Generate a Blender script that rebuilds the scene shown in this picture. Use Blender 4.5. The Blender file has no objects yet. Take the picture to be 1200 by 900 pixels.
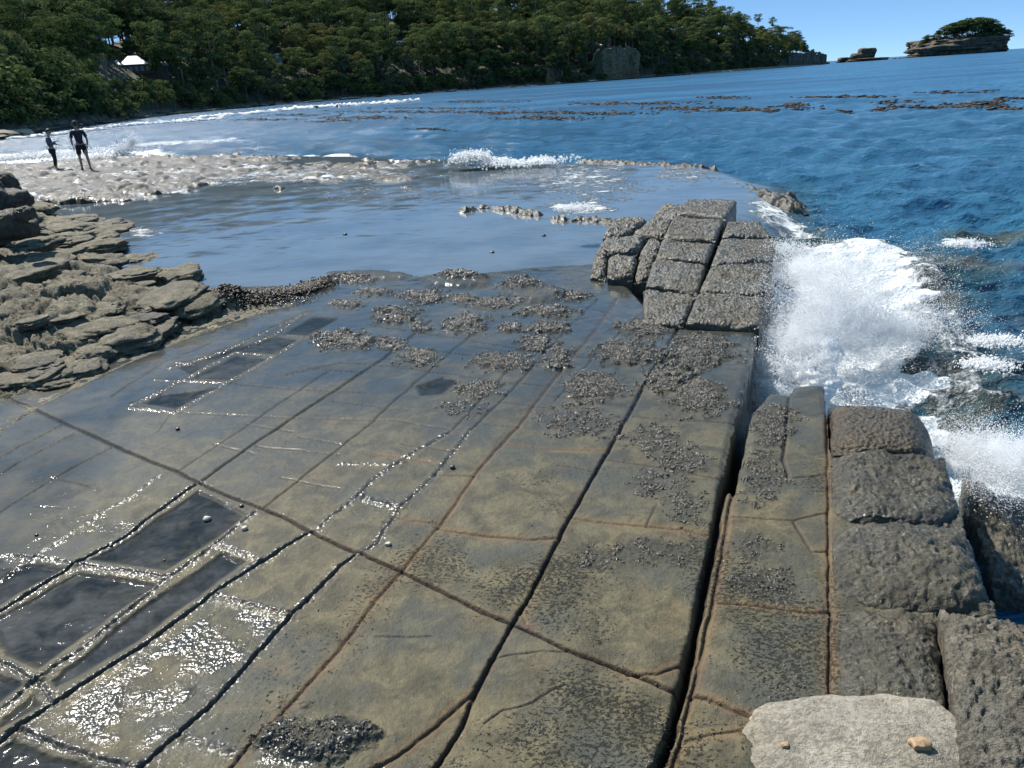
import bpy, bmesh, math, random
import numpy as np
from mathutils import Vector, Matrix
random.seed(7); RNG = np.random.default_rng(11)
S = bpy.context.scene
COL = S.collection
PI = math.pi

# ------------------------------------------------------------------ camera model
FPX, CAMH = 901.0, 2.4
ROLL, PITCH = math.radians(3.81), math.radians(21.4)
_R = np.array([1, 0, 0.]); _U = np.array([0, math.sin(PITCH), math.cos(PITCH)]); _F = np.array([0, math.cos(PITCH), -math.sin(PITCH)])
CR = math.cos(ROLL)*_R - math.sin(ROLL)*_U
CU = math.sin(ROLL)*_R + math.cos(ROLL)*_U
def ray(px, py):
    return _F + (px-600)/FPX*CR - (py-450)/FPX*CU
def G(px, py, z=0.0):
    d = ray(px, py); t = (z-CAMH)/d[2]
    return (d[0]*t, d[1]*t)
def AT(px, py, dist):
    """point of the line of sight at forward ground distance dist"""
    d = ray(px, py); t = dist/d[1]
    return (d[0]*t, dist, CAMH+d[2]*t)
def sm(t):
    t = np.clip(t, 0, 1); return t*t*(3-2*t)
def base(x, y):
    """the bedding plane of the pavement: level in front, dipping gently to the pool"""
    return -0.13*sm((y-5.0)/5.2) - 0.10*sm((y-10.0)/2.5)
def GS(px, py, off=0.0):
    z = 0.0
    for _ in range(6):
        x, y = G(px, py, z+off); z = float(base(np.float64(x), np.float64(y)))
    return (x, y)
def line(pts, off=0.0):
    return np.array([GS(a, b, off) for a, b in pts])

# ------------------------------------------------------------------ noise
def _h(ix, iy, iz, seed):
    with np.errstate(over='ignore'):
        h = (ix.astype(np.uint32)*np.uint32(374761393) + iy.astype(np.uint32)*np.uint32(668265263)
             + iz.astype(np.uint32)*np.uint32(2147483647 & 1274126177) + np.uint32(seed)*np.uint32(974634777))
        h = (h ^ (h >> np.uint32(13)))*np.uint32(1274126177)
        h = (h ^ (h >> np.uint32(16)))*np.uint32(2246822519)
        h = h ^ (h >> np.uint32(15))
    return h
def _hf(ix, iy, iz, seed):
    return _h(ix, iy, iz, seed).astype(np.float32)/np.float32(4294967295.0)
def perlin2(x, y, seed=0):
    x = np.asarray(x, np.float32); y = np.asarray(y, np.float32)
    x0 = np.floor(x); y0 = np.floor(y); fx = x-x0; fy = y-y0
    ix = x0.astype(np.int32); iy = y0.astype(np.int32); zz = np.zeros_like(ix)
    def g(dx, dy):
        a = _hf(ix+dx, iy+dy, zz, seed)*np.float32(2*PI)
        return np.cos(a)*(fx-dx)+np.sin(a)*(fy-dy)
    u = fx*fx*fx*(fx*(fx*6-15)+10); v = fy*fy*fy*(fy*(fy*6-15)+10)
    a = g(0, 0); b = g(1, 0); c = g(0, 1); d = g(1, 1)
    return 1.5*((a+(b-a)*u)*(1-v)+(c+(d-c)*u)*v)
def fbm(x, y, o=4, seed=0, gain=.5, lac=2.03):
    s = 0; a = 1; n = 0
    for i in range(o):
        s = s+a*perlin2(x, y, seed+i*17); n += a
        x = x*lac+3.1; y = y*lac-1.7; a *= gain
    return s/n
def vnoise3(x, y, z, seed=0):
    x0 = np.floor(x); y0 = np.floor(y); z0 = np.floor(z)
    fx, fy, fz = x-x0, y-y0, z-z0
    ix, iy, iz = x0.astype(np.int32), y0.astype(np.int32), z0.astype(np.int32)
    u = fx*fx*(3-2*fx); v = fy*fy*(3-2*fy); w = fz*fz*(3-2*fz)
    r = 0
    for dx in (0, 1):
        for dy in (0, 1):
            for dz in (0, 1):
                r = r+_hf(ix+dx, iy+dy, iz+dz, seed)*(u if dx else 1-u)*(v if dy else 1-v)*(w if dz else 1-w)
    return r*2-1
def fbm3(P, sc, o=4, seed=0, gain=.5):
    x, y, z = P[:, 0]*sc, P[:, 1]*sc, P[:, 2]*sc; s = 0; a = 1; n = 0
    for i in range(o):
        s = s+a*vnoise3(x, y, z, seed+i*13); n += a
        x, y, z = x*2.07+1.3, y*2.07-2.1, z*2.07+.7; a *= gain
    return s/n
def voronoi(x, y, seed=0, jit=.8):
    """F1, F2 and the cell's random value"""
    ix = np.floor(x).astype(np.int32); iy = np.floor(y).astype(np.int32); zz = np.zeros_like(ix)
    f1 = np.full(x.shape, 9.0); f2 = np.full(x.shape, 9.0); idv = np.zeros(x.shape)
    for dx in (-1, 0, 1):
        for dy in (-1, 0, 1):
            cx = ix+dx; cy = iy+dy
            px = cx+.5+(_hf(cx, cy, zz, seed)-.5)*jit; py = cy+.5+(_hf(cx, cy, zz, seed+5)-.5)*jit
            d = np.hypot(x-px, y-py); rv = _hf(cx, cy, zz, seed+9)
            closer = d < f1
            f2 = np.where(closer, f1, np.minimum(f2, d)); idv = np.where(closer, rv, idv); f1 = np.where(closer, d, f1)
    return f1, f2, idv

# ------------------------------------------------------------------ mesh helpers
def mesh_obj(name, V, Fc, mat=None, attrs=None, smooth=True, parent=None, loc=None):
    V = np.asarray(V, np.float32).reshape(-1, 3); Fc = np.asarray(Fc, np.int32)
    me = bpy.data.meshes.new(name)
    me.vertices.add(len(V)); me.vertices.foreach_set('co', V.ravel())
    k = Fc.shape[1]
    me.loops.add(Fc.size); me.loops.foreach_set('vertex_index', Fc.ravel())
    me.polygons.add(len(Fc)); me.polygons.foreach_set('loop_start', np.arange(0, Fc.size, k, dtype=np.int32))
    try: me.polygons.foreach_set('loop_total', np.full(len(Fc), k, np.int32))
    except Exception: pass
    me.polygons.foreach_set('use_smooth', np.full(len(Fc), smooth, bool))
    me.update(calc_edges=True)
    for n, a in (attrs or {}).items():
        at = me.attributes.new(n, 'FLOAT', 'POINT'); at.data.foreach_set('value', np.asarray(a, np.float32).ravel())
    if mat: me.materials.append(mat)
    o = bpy.data.objects.new(name, me); COL.objects.link(o)
    if parent: o.parent = parent
    if loc is not None: o.location = loc
    return o
def grid_faces(nr, nc, keep=None):
    i = np.arange(nr-1)[:, None]*nc+np.arange(nc-1)[None, :]
    f = np.stack([i, i+1, i+nc+1, i+nc], -1).reshape(-1, 4)
    if keep is not None:
        k = keep.ravel(); f = f[k[f].any(1)]
    return f
def compact(V, Fc, attrs):
    used = np.zeros(len(V), bool); used[Fc.ravel()] = True
    m = np.cumsum(used)-1
    return V[used], m[Fc], {k: np.asarray(a).ravel()[used] for k, a in attrs.items()}
def inpoly(x, y, P):
    r = np.zeros(x.shape, bool); n = len(P)
    for i in range(n):
        x1, y1 = P[i]; x2, y2 = P[(i+1) % n]
        if y1 == y2: continue
        c = ((y1 > y) != (y2 > y)) & (x < (x2-x1)*(y-y1)/(y2-y1)+x1)
        r ^= c
    return r
def segd(x, y, a, b):
    dx, dy = b[0]-a[0], b[1]-a[1]; L = dx*dx+dy*dy+1e-12
    t = np.clip(((x-a[0])*dx+(y-a[1])*dy)/L, 0, 1)
    return np.hypot(x-a[0]-t*dx, y-a[1]-t*dy)
def sdpoly(x, y, P):
    """signed distance, positive inside"""
    d = np.full(x.shape, 1e9)
    for i in range(len(P)): d = np.minimum(d, segd(x, y, P[i], P[(i+1) % len(P)]))
    return np.where(inpoly(x, y, P), d, -d)
def linedist(x, y, L, cut):
    """distance to a polyline, culled beyond cut"""
    d = np.full(x.shape, 9.0); xf, yf, df = x.ravel(), y.ravel(), d.ravel()
    for i in range(len(L)-1):
        a, b = L[i], L[i+1]
        m = np.nonzero((xf > min(a[0], b[0])-cut) & (xf < max(a[0], b[0])+cut) & (yf > min(a[1], b[1])-cut) & (yf < max(a[1], b[1])+cut))[0]
        if len(m): df[m] = np.minimum(df[m], segd(xf[m], yf[m], a, b))
    return df.reshape(x.shape)
def tag(o, label=None, cat=None, group=None, kind=None):
    if label: o['label'] = label
    if cat: o['category'] = cat
    if group: o['group'] = group
    if kind: o['kind'] = kind
    return o
def empty(name, loc=(0, 0, 0), rz=0, sc=1):
    o = bpy.data.objects.new(name, None); COL.objects.link(o); o.location = loc; o.rotation_euler.z = rz; o.scale = (sc,)*3
    o.empty_display_size = .2
    return o

# ------------------------------------------------------------------ node helper
class NT:
    def __init__(s, name):
        s.m = bpy.data.materials.new(name); s.m.use_nodes = True; s.t = s.m.node_tree; s.t.nodes.clear()
        s.out = s.t.nodes.new('ShaderNodeOutputMaterial')
    def n(s, ty, ins=None, **kw):
        nd = s.t.nodes.new(ty)
        for k, v in kw.items(): setattr(nd, k, v)
        for k, v in (ins or {}).items(): s.set(nd, k, v)
        return nd
    def set(s, nd, k, v):
        i = nd.inputs[k]
        if isinstance(v, bpy.types.NodeSocket): s.t.links.new(v, i)
        elif hasattr(v, 'outputs'): s.t.links.new(v.outputs[0], i)
        elif isinstance(v, (tuple, list)) and i.type == 'RGBA' and len(v) == 3: i.default_value = (*v, 1)
        else: i.default_value = v
    def attr(s, name): return s.n('ShaderNodeAttribute', attribute_name=name).outputs['Fac']
    def pos(s): return s.n('ShaderNodeNewGeometry').outputs['Position']
    def noise(s, sc, det=4, rough=.55, vec=None, dist=0.0):
        nd = s.n('ShaderNodeTexNoise', {'Scale': sc, 'Detail': det, 'Roughness': rough, 'Distortion': dist})
        if vec is not None: s.set(nd, 'Vector', vec)
        return nd.outputs[0]
    def voro(s, sc, vec=None, feature='F1', out=0):
        nd = s.n('ShaderNodeTexVoronoi', {'Scale': sc}, feature=feature)
        if vec is not None: s.set(nd, 'Vector', vec)
        return nd.outputs[out]
    def ramp(s, v, a, b, lo=0.0, hi=1.0):
        return s.n('ShaderNodeMapRange', {0: v, 1: a, 2: b, 3: lo, 4: hi}, interpolation_type='SMOOTHSTEP').outputs[0]
    def math(s, op, a, b=0.0, c=None, clamp=False):
        nd = s.n('ShaderNodeMath', {0: a, 1: b}, operation=op, use_clamp=clamp)
        if c is not None: s.set(nd, 2, c)
        return nd.outputs[0]
    def mix(s, f, a, b, blend='MIX'):
        nd = s.n('ShaderNodeMix', data_type='RGBA', blend_type=blend)
        s.set(nd, 0, f); s.set(nd, 6, a); s.set(nd, 7, b)
        return nd.outputs[2]
    def mapping(s, vec, scale=(1, 1, 1), rot=(0, 0, 0)):
        return s.n('ShaderNodeMapping', {'Vector': vec, 'Scale': scale, 'Rotation': rot}).outputs[0]
    def bump(s, h, dist, strength=1.0, nrm=None):
        nd = s.n('ShaderNodeBump', {'Height': h, 'Distance': dist, 'Strength': strength})
        if nrm is not None: s.set(nd, 'Normal', nrm)
        return nd.outputs[0]
    def pbr(s, **kw):
        nd = s.t.nodes.new('ShaderNodeBsdfPrincipled')
        names = {'color': 'Base Color', 'rough': 'Roughness', 'nrm': 'Normal', 'coat': 'Coat Weight', 'coatr': 'Coat Roughness', 'coatn': 'Coat Normal',
                 'ior': 'IOR', 'spec': 'Specular IOR Level', 'metal': 'Metallic', 'trans': 'Transmission Weight', 'alpha': 'Alpha', 'coatior': 'Coat IOR'}
        for k, v in kw.items(): s.set(nd, names[k], v)
        s.t.links.new(nd.outputs[0], s.out.inputs[0]); return nd
def plain(name, c, rough=.6, var=.25, sc=6):
    t = NT(name); n = t.noise(sc, 4)
    t.pbr(color=t.mix(t.ramp(n, .3, .7), tuple(v*(1-var) for v in c), tuple(min(1, v*(1+var)) for v in c)), rough=rough)
    return t.m

# ------------------------------------------------------------------ camera, sky, sun
cam = bpy.data.cameras.new('camera'); co = bpy.data.objects.new('camera', cam); COL.objects.link(co); S.camera = co
cam.sensor_width = 36; cam.lens = 36*FPX/1200; cam.clip_end = 30000; cam.clip_start = .05
M = Matrix.Identity(4)
for i in range(3):
    M[i][0] = CR[i]; M[i][1] = CU[i]; M[i][2] = -_F[i]
M[2][3] = CAMH
co.matrix_world = M
SUN_EL, SUN_AZ = math.radians(48), math.radians(-39)      # azimuth measured from +Y towards +X
w = bpy.data.worlds.new('World'); S.world = w; w.use_nodes = True
wt = w.node_tree; bg = wt.nodes['Background']
sky = wt.nodes.new('ShaderNodeTexSky'); sky.sky_type = 'NISHITA'; sky.sun_disc = False
sky.sun_elevation = SUN_EL; sky.sun_rotation = SUN_AZ; sky.altitude = 0
sky.air_density = .26; sky.dust_density = 0; sky.ozone_density = 2.6
mx = wt.nodes.new('ShaderNodeMix'); mx.data_type = 'RGBA'; mx.inputs[0].default_value = .38; mx.inputs[7].default_value = (1.75, 4.6, 7.6, 1)
wt.links.new(sky.outputs[0], mx.inputs[6]); wt.links.new(mx.outputs[2], bg.inputs[0]); bg.inputs[1].default_value = .083
sl = bpy.data.lights.new('sun', 'SUN'); sl.energy = 5.0; sl.angle = math.radians(.5); sl.color = (1, .95, .87)
so = bpy.data.objects.new('sun', sl); COL.objects.link(so)
sd = Vector((math.sin(SUN_AZ)*math.cos(SUN_EL), math.cos(SUN_AZ)*math.cos(SUN_EL), math.sin(SUN_EL)))
so.rotation_euler = sd.to_track_quat('Z', 'Y').to_euler(); so.location = sd*60
S.view_settings.view_transform = 'Standard'; S.view_settings.look = 'None'
S.view_settings.exposure = .78; S.view_settings.gamma = 1
try:
    S.cycles.sample_clamp_indirect = 4; S.cycles.sample_clamp_direct = 40; S.cycles.max_bounces = 10; S.cycles.volume_bounces = 8; S.cycles.diffuse_bounces = 4; S.cycles.glossy_bounces = 4; S.cycles.transparent_max_bounces = 6
    S.cycles.caustics_reflective = False; S.cycles.caustics_refractive = False
except Exception: pass
# ================================================================== wet rock materials
def rock_mat(name, dark=(.056, .050, .029), light=(.146, .124, .070), blue=(.060, .066, .056), wetf=None, attrs=True, rough=(.62, .5), bumpk=1.0, crust=0.0, coatr=.26, spots=.7):
    t = NT(name); P = t.pos()
    n1 = t.noise(1.3, 5, .6, P); n2 = t.noise(5.5, 6, .65, P, .6); n3 = t.noise(38, 5, .65, P); n4 = t.noise(150, 3, .6, P)
    c = t.mix(t.ramp(n2, .34, .68), dark, light)
    c = t.mix(t.math('MULTIPLY', t.ramp(n1, .46, .62), .75), c, blue)
    och = t.noise(3.1, 5, .7, t.mapping(P, (1, 1, 1), (0, 0, .7)))
    c = t.mix(t.math('MULTIPLY', t.ramp(och, .56, .72), .42), c, (.19, .13, .06))
    c = t.mix(t.math('MULTIPLY', t.ramp(n3, .35, .65), .5), c, t.mix(.5, c, (.03, .03, .025)))
    spk = t.noise(44, 5, .72, t.mapping(P, (1, 1.35, 1), (0, 0, .5)), .2)
    spm = t.noise(2.3, 4, .6, P)
    if attrs:
        speck = t.attr('speck'); joint = t.attr('joint'); iron = t.attr('iron'); wet = t.attr('wet'); pan = t.attr('pan'); rim = t.attr('rim'); mus = t.attr('mus'); glit = t.attr('glit')
        sp = t.math('MULTIPLY', t.ramp(t.math('ADD', t.math('ADD', spk, t.math('MULTIPLY', spm, .25)), t.math('MULTIPLY', speck, .22)), .86, .93), .85)
        c = t.mix(sp, c, (.022, .022, .016))
        c = t.mix(t.math('MULTIPLY', iron, .55), c, (.19, .105, .045))
        c = t.mix(t.math('MULTIPLY', rim, .3), c, (.26, .21, .14))
        pc = t.mix(t.ramp(t.noise(4.2, 6, .7, P, .8), .50, .68), (.010, .013, .016), (.07, .062, .028))
        c = t.mix(t.math('MULTIPLY', pan, .93), c, pc)
        c = t.mix(t.math('MULTIPLY', mus, t.ramp(n3, .3, .6, .55, .95)), c, (.045, .042, .033))
        c = t.mix(joint, c, (.022, .016, .018))
        wv = t.math('MULTIPLY', wet, t.ramp(t.math('ADD', n1, t.math('MULTIPLY', n2, .5)), .55, .85, .75, 1.0))
        c = t.mix(t.math('MULTIPLY', wv, t.ramp(n2, .3, .65, .62, .25)), c, (.050, .062, .072))
        c = t.mix(wv, c, t.mix(1.0, c, (.58, .60, .64), 'MULTIPLY'))
        r0 = t.n('ShaderNodeMapRange', {0: wv, 1: 0.0, 2: 1.0, 3: rough[0], 4: rough[1]}).outputs[0]
        r0 = t.math('ADD', r0, t.math('MULTIPLY', mus, .12))
        bk = t.math('SUBTRACT', 1.0, t.math('MULTIPLY', pan, .85))
        bk = t.math('MULTIPLY', bk, t.math('SUBTRACT', 1.12, wv))
        bk = t.math('ADD', bk, t.math('MULTIPLY', glit, 1.6))
        bk = t.math('ADD', bk, t.math('MULTIPLY', sp, .8))
        h = t.math('ADD', t.math('ADD', t.math('MULTIPLY', n3, .55), t.math('MULTIPLY', n4, .22)), t.math('MULTIPLY', n2, .6))
        h = t.math('ADD', h, t.math('MULTIPLY', t.math('ADD', sp, 0.0), .12))
        b1 = t.bump(t.math('MULTIPLY', h, bk), .016*bumpk, 1.0)
        coat = t.math('MULTIPLY', wv, t.math('SUBTRACT', 1.0, t.math('MULTIPLY', pan, .68)))
        # the film of water lies smoother than the stone under it
        gr = t.math('ADD', glit, t.math('MULTIPLY', rim, 1.3))
        hw = t.math('ADD', t.math('MULTIPLY', n2, .35), t.math('MULTIPLY', t.math('MULTIPLY', n3, t.math('SUBTRACT', 1.12, wv)), .3))
        gr = t.math('ADD', glit, t.math('MULTIPLY', rim, 1.3))
        hw = t.math('ADD', hw, t.math('MULTIPLY', t.math('MULTIPLY', gr, t.noise(44, 1, .5, P)), .85))
        b2 = t.bump(hw, .011, 1.0)
        t.pbr(color=c, rough=r0, nrm=b1, coat=coat, coatr=t.math('ADD', .04, t.math('MULTIPLY', t.math('MINIMUM', gr, 1.0), .17)), coatn=b2, coatior=1.34, spec=t.math('MULTIPLY', t.math('SUBTRACT', 1.0, wv), .22))
    else:
        cr = t.voro(9, t.mapping(P, (1, 1, 1)), 'DISTANCE_TO_EDGE')
        h = t.math('ADD', t.math('ADD', t.math('MULTIPLY', n3, .6), t.math('MULTIPLY', n4, .3)), t.math('MULTIPLY', n2, 1.0))
        sp = t.ramp(t.math('ADD', spk, t.math('MULTIPLY', spm, .35)), .66, .77)
        c = t.mix(t.math('MULTIPLY', sp, spots), c, (.025, .024, .018))
        if crust > 0:
            vv = t.voro(34, P); h = t.math('ADD', h, t.math('MULTIPLY', t.math('SUBTRACT', 1.0, vv), crust))
        b1 = t.bump(h, .022*bumpk, 1.0)
        b2 = t.bump(t.math('ADD', t.math('ADD', n2, t.math('MULTIPLY', n3, .6)), t.math('MULTIPLY', t.noise(26, 1, .5, P), 1.8)), .020, 1.0)
        wv = wetf if wetf is not None else 0.0
        wn = t.math('MULTIPLY', t.ramp(t.math('ADD', n1, t.math('MULTIPLY', och, .5)), .48, .78), wv)
        t.pbr(color=c, rough=t.math('SUBTRACT', rough[0], t.math('MULTIPLY', wn, rough[0]-rough[1])), nrm=b1, coat=t.math('MULTIPLY', wn, .8), coatr=coatr, coatn=b2, coatior=1.34, spec=.25)
    return t.m
M_PAVE = rock_mat('wet_rock_pavement')
M_BLOCK = rock_mat('wet_rock_block', (.040, .036, .025), (.118, .104, .070), (.062, .060, .048), wetf=1.0, attrs=False, rough=(.6, .5), bumpk=1.3, coatr=.16)
M_BLOCKD = rock_mat('wet_dark_rock', (.045, .039, .027), (.118, .10, .066), (.058, .058, .05), wetf=1.0, attrs=False, rough=(.6, .5), crust=.25)
M_BROWN = rock_mat('brown_crusted_rock', (.06, .042, .026), (.12, .09, .055), (.07, .06, .045), wetf=.4, attrs=False, rough=(.5, .25), crust=.8)
M_DRY = rock_mat('dry_pale_rock', (.22, .195, .15), (.40, .36, .285), (.29, .265, .225), attrs=False, rough=(.85, .8), bumpk=.9, spots=.38)
M_SHELF = rock_mat('shelf_rock', (.165, .145, .10), (.35, .31, .225), (.215, .195, .155), wetf=.0, attrs=False, rough=(.85, .7), bumpk=2.6)
M_BOULD = rock_mat('dark_boulder_rock', (.05, .046, .04), (.12, .108, .085), (.08, .075, .065), wetf=.15, attrs=False, rough=(.75, .45), bumpk=1.5)

# ================================================================== the tessellated pavement (one height field)
def px(*a): return list(a)
# (type, half width, depth, pixel polyline)
JOINTS = [
 ('main', .010, .030, [(0,462),(40,480),(85,500),(130,520),(170,538),(212,555),(233,566),(280,586),(330,605),(363,623),(400,641),(427,651),(470,670),(500,684),(535,702),(570,718),(600,731),(640,750),(680,768),(720,782),(760,797),(800,814)]),
 ('main', .010, .03, [(490,940),(510,900),(540,850),(560,805),(580,768),(600,731),(620,700),(640,660),(660,620),(690,568),(713,527),(740,480),(763,437),(785,400),(800,376)]),
 ('open', .018, .12, [(768,905),(785,858),(800,806),(812,752),(823,697),(835,640),(847,577),(852,556)]),
 ('iron', .010, .022, [(785,905),(796,870),(803,840),(813,806),(826,745),(837,697),(848,640),(853,603),(861,572)]),
 ('iron', .007, .020, [(972,850),(972,770),(972,697),(971,600),(970,527),(968,450)]),
 # C
 ('iron', .008, .014, [(255,915),(293,871),(320,843),(350,813),(400,757),(437,707),(470,669),(527,600),(560,550),(607,500),(647,447),(697,387),(723,350)]),
 # C1
 ('rimR', .011, .028, [(150,915),(167,898),(210,860),(247,827),(303,763),(343,720),(400,663),(418,652)]),
 ('rim', .009, .02, [(420,652),(443,637),(467,597),(490,575),(513,553),(553,503)]),
 ('fine', .007, .012, [(553,503),(597,460),(633,420),(667,383),(700,352)]),
 # E
 ('rimR', .012, .03, [(0,870),(20,853),(60,827),(100,800),(167,757),(213,723),(253,693),(300,663),(363,623)]),
 ('rim', .008, .018, [(376,618),(385,608),(400,597),(420,582),(437,563),(475,537),(525,508)]),
 ('fine', .006, .01, [(525,508),(545,490),(580,450),(625,405)]),
 # F
 ('rim', .014, .022, [(0,833),(43,797),(100,757),(150,717),(197,677),(260,633),(280,615),(300,600)]),
 ('fine', .007, .012, [(310,595),(360,555),(400,523),(433,497),(493,443),(540,403),(575,375)]),
 # G
 ('rimL', .012, .028, [(0,717),(43,690),(87,662),(133,637),(182,602),(205,585),(233,566)]),
 ('main', .009, .022, [(237,563),(293,523),(343,490),(400,453),(450,420),(477,398),(505,375)]),
 ('fine', .006, .01, [(210,552),(250,525),(293,497),(343,463),(385,435)]),
 ('rimF', .007, .012, [(0,677),(47,648),(117,603),(157,580),(190,555)]),
 ('fine', .006, .012, [(0,600),(20,587),(83,550),(133,523)]),
 ('fine', .006, .012, [(-20,568),(20,543),(90,507)]),
 ('fine', .006, .012, [(-10,542),(73,497)]),
 ('fine', .008, .015, [(20,492),(43,477),(133,433),(200,403),(260,383),(313,360)]),
 ('rim', .009, .02, [(157,473),(187,460),(220,443),(277,413),(323,392),(353,370)]),
 ('rim', .010, .02, [(207,483),(247,460),(287,437),(322,417),(358,395)]),
 ('rim', .009, .018, [(200,432),(247,418),(280,404),(310,390),(362,366)]),
 ('fine', .006, .01, [(130,465),(190,425),(250,400)]),
 # short cross joints, left
 ('glint', .010, .012, [(150,478),(207,483)]), ('glint', .010, .012, [(183,445),(270,449)]), ('glint', .009, .01, [(208,425),(228,427)]),
 ('glint', .010, .012, [(255,412),(322,417)]), ('glint', .010, .012, [(323,392),(360,395)]),
 ('fine', .007, .012, [(207,483),(300,488),(353,490),(400,491),(467,493),(505,500),(527,503)]),
 ('fine', .006, .01, [(300,523),(400,533)]), ('glint', .006, .01, [(400,543),(470,544)]),
 ('fine', .006, .01, [(270,449),(330,455),(430,460)]), ('fine', .006, .01, [(330,440),(400,425),(470,430)]),
 ('rim', .007, .01, [(420,582),(445,588),(467,594)]),
 ('fine', .006, .012, [(510,555),(557,557)]), ('iron', .005, .01, [(467,607),(513,613)]),
 ('iron', .008, .014, [(511,616),(530,622),(573,628),(620,631),(657,629)]),
 ('iron', .005, .01, [(593,520),(640,525),(683,527),(710,528)]), ('fine', .005, .01, [(560,497),(607,500)]),
 ('iron', .006, .012, [(673,607),(700,611),(757,617),(800,621),(838,628)]),
 ('fine', .006, .01, [(707,538),(767,547),(848,562)]), ('fine', .006, .01, [(742,488),(800,492),(866,496)]),
 ('fine', .006, .01, [(640,463),(700,470),(735,474)]), ('fine', .006, .01, [(600,410),(690,420),(770,424)]),
 ('fine', .006, .012, [(430,380),(560,400),(640,415)]), ('fine', .006, .01, [(480,350),(560,362),(660,375),(720,372)]),
 ('fine', .005, .01, [(400,400),(480,408),(560,418)]), ('fine', .006, .01, [(620,352),(712,366)]), ('fine', .006, .01, [(705,365),(740,400),(758,440)]),
 # short cross joints, front left
 ('glint', .009, .012, [(260,638),(282,647),(302,655)]), ('rim', .009, .014, [(253,697),(300,710),(343,719)]),
 ('rim', .012, .018, [(90,661),(140,668),(170,672),(197,676)]), ('rim', .010, .016, [(0,652),(47,653),(90,661)]),
 ('rim', .013, .02, [(18,855),(67,873),(110,888),(150,900)]), ('glint', .008, .012, [(208,861),(240,870),(278,881)]),
 ('rim', .012, .02, [(0,777),(20,786),(37,797)]), ('rim', .012, .016, [(43,797),(52,808),(62,826)]),
 ('fine', .005, .01, [(345,718),(400,663)]),
 # front centre
 ('iron', .008, .014, [(557,810),(525,838),(500,860),(465,885),(430,905)]),
 ('iron', .006, .012, [(735,791),(770,789),(800,780),(815,770)]), ('iron', .003, .006, [(613,722),(617,732),(625,738)]),
 # right strip
 ('iron', .006, .012, [(840,705),(875,708),(910,712),(953,717),(972,716)]), ('fine', .005, .01, [(855,605),(890,607),(930,610),(970,600)]),
 ('iron', .009, .018, [(800,812),(830,818),(860,831),(907,850),(940,858)]), ('iron', .006, .008, [(795,868),(830,860),(867,855),(910,852)]),
 ('fine', .005, .012, [(930,612),(950,645),(972,645)]), ('fine', .006, .012, [(885,545),(930,560),(968,555)]), ('fine', .008, .02, [(925,455),(922,500),(918,540),(925,560)]),
 ('fine', .005, .01, [(540,440),(590,447),(640,452)]), ('fine', .005, .01, [(470,431),(545,439)]), ('fine', .005, .01, [(580,470),(650,478)]), ('fine', .005, .01, [(360,431),(432,437)]),
 ('fine', .005, .01, [(390,470),(455,477)]), ('fine', .005, .01, [(330,560),(400,573)]), ('iron', .004, .008, [(440,531),(506,541)]), ('fine', .005, .01, [(650,470),(700,415),(748,370)]), ('fine', .005, .01, [(250,520),(300,532)]), ('fine', .005, .01, [(60,560),(110,572)]),
 ('fine', .005, .01, [(505,375),(562,386)]), ('fine', .005, .01, [(560,345),(602,350)]), ('fine', .005, .01, [(450,420),(502,427)]), ('fine', .005, .01, [(545,405),(602,413)]), ('fine', .005, .01, [(600,388),(652,394)]),
 ('fine', .005, .01, [(650,411),(702,419)]), ('fine', .005, .01, [(690,470),(742,477)]), ('fine', .005, .01, [(470,520),(532,529)]), ('fine', .005, .01, [(350,512),(407,521)]), ('fine', .005, .01, [(290,497),(345,506)]), ('fine', .005, .01, [(655,545),(702,553)]),
 # hair cracks
 ('hair', .004, .008, [(567,847),(590,832),(625,825),(650,808),(663,803)]), ('hair', .004, .006, [(440,746),(480,747),(507,746)]),
 ('hair', .004, .006, [(575,773),(600,768),(640,763),(670,764)]), ('hair', .004, .006, [(40,594),(90,596)]), ('hair', .003, .005, [(180,530),(230,505),(300,500)]),
 ('hair', .004, .006, [(757,617),(765,600),(770,590)]), ('hair', .004, .006, [(185,505),(205,480),(230,462)]),
]
PANS = [[(92,667),(194,682),(148,713),(45,788),(5,772),(-20,730),(45,694)],
 [(185,604),(235,572),(296,602),(260,630),(194,670),(98,658),(135,638)],
 [(262,644),(294,657),(248,690),(165,752),(62,812),(55,800),(152,718)],
 [(-20,668),(43,657),(86,664),(40,688),(-20,722)], [(-10,784),(20,792),(36,799),(0,826),(-20,830)],
 [(-10,876),(20,862),(60,878),(140,902),(100,930),(-30,930)], [(0,842),(45,806),(56,826),(18,848),(-10,862)], [(-20,652),(0,654),(10,662),(-20,664)],
 [(162,473),(188,462),(266,451),(206,480)], [(194,443),(222,444),(278,416),(318,419),(270,446)], [(262,411),(325,394),(354,397),(322,415)], [(205,430),(250,418),(300,396),(276,412),(222,440)],
 [(330,391),(365,372),(400,372),(362,393)], [(485,452),(520,440),(545,445),(520,462),(490,465)]]
GLITS = [[(255,702),(338,722),(300,758),(245,820),(167,890),(75,868),(57,848),(66,830),(167,762)]]
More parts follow.
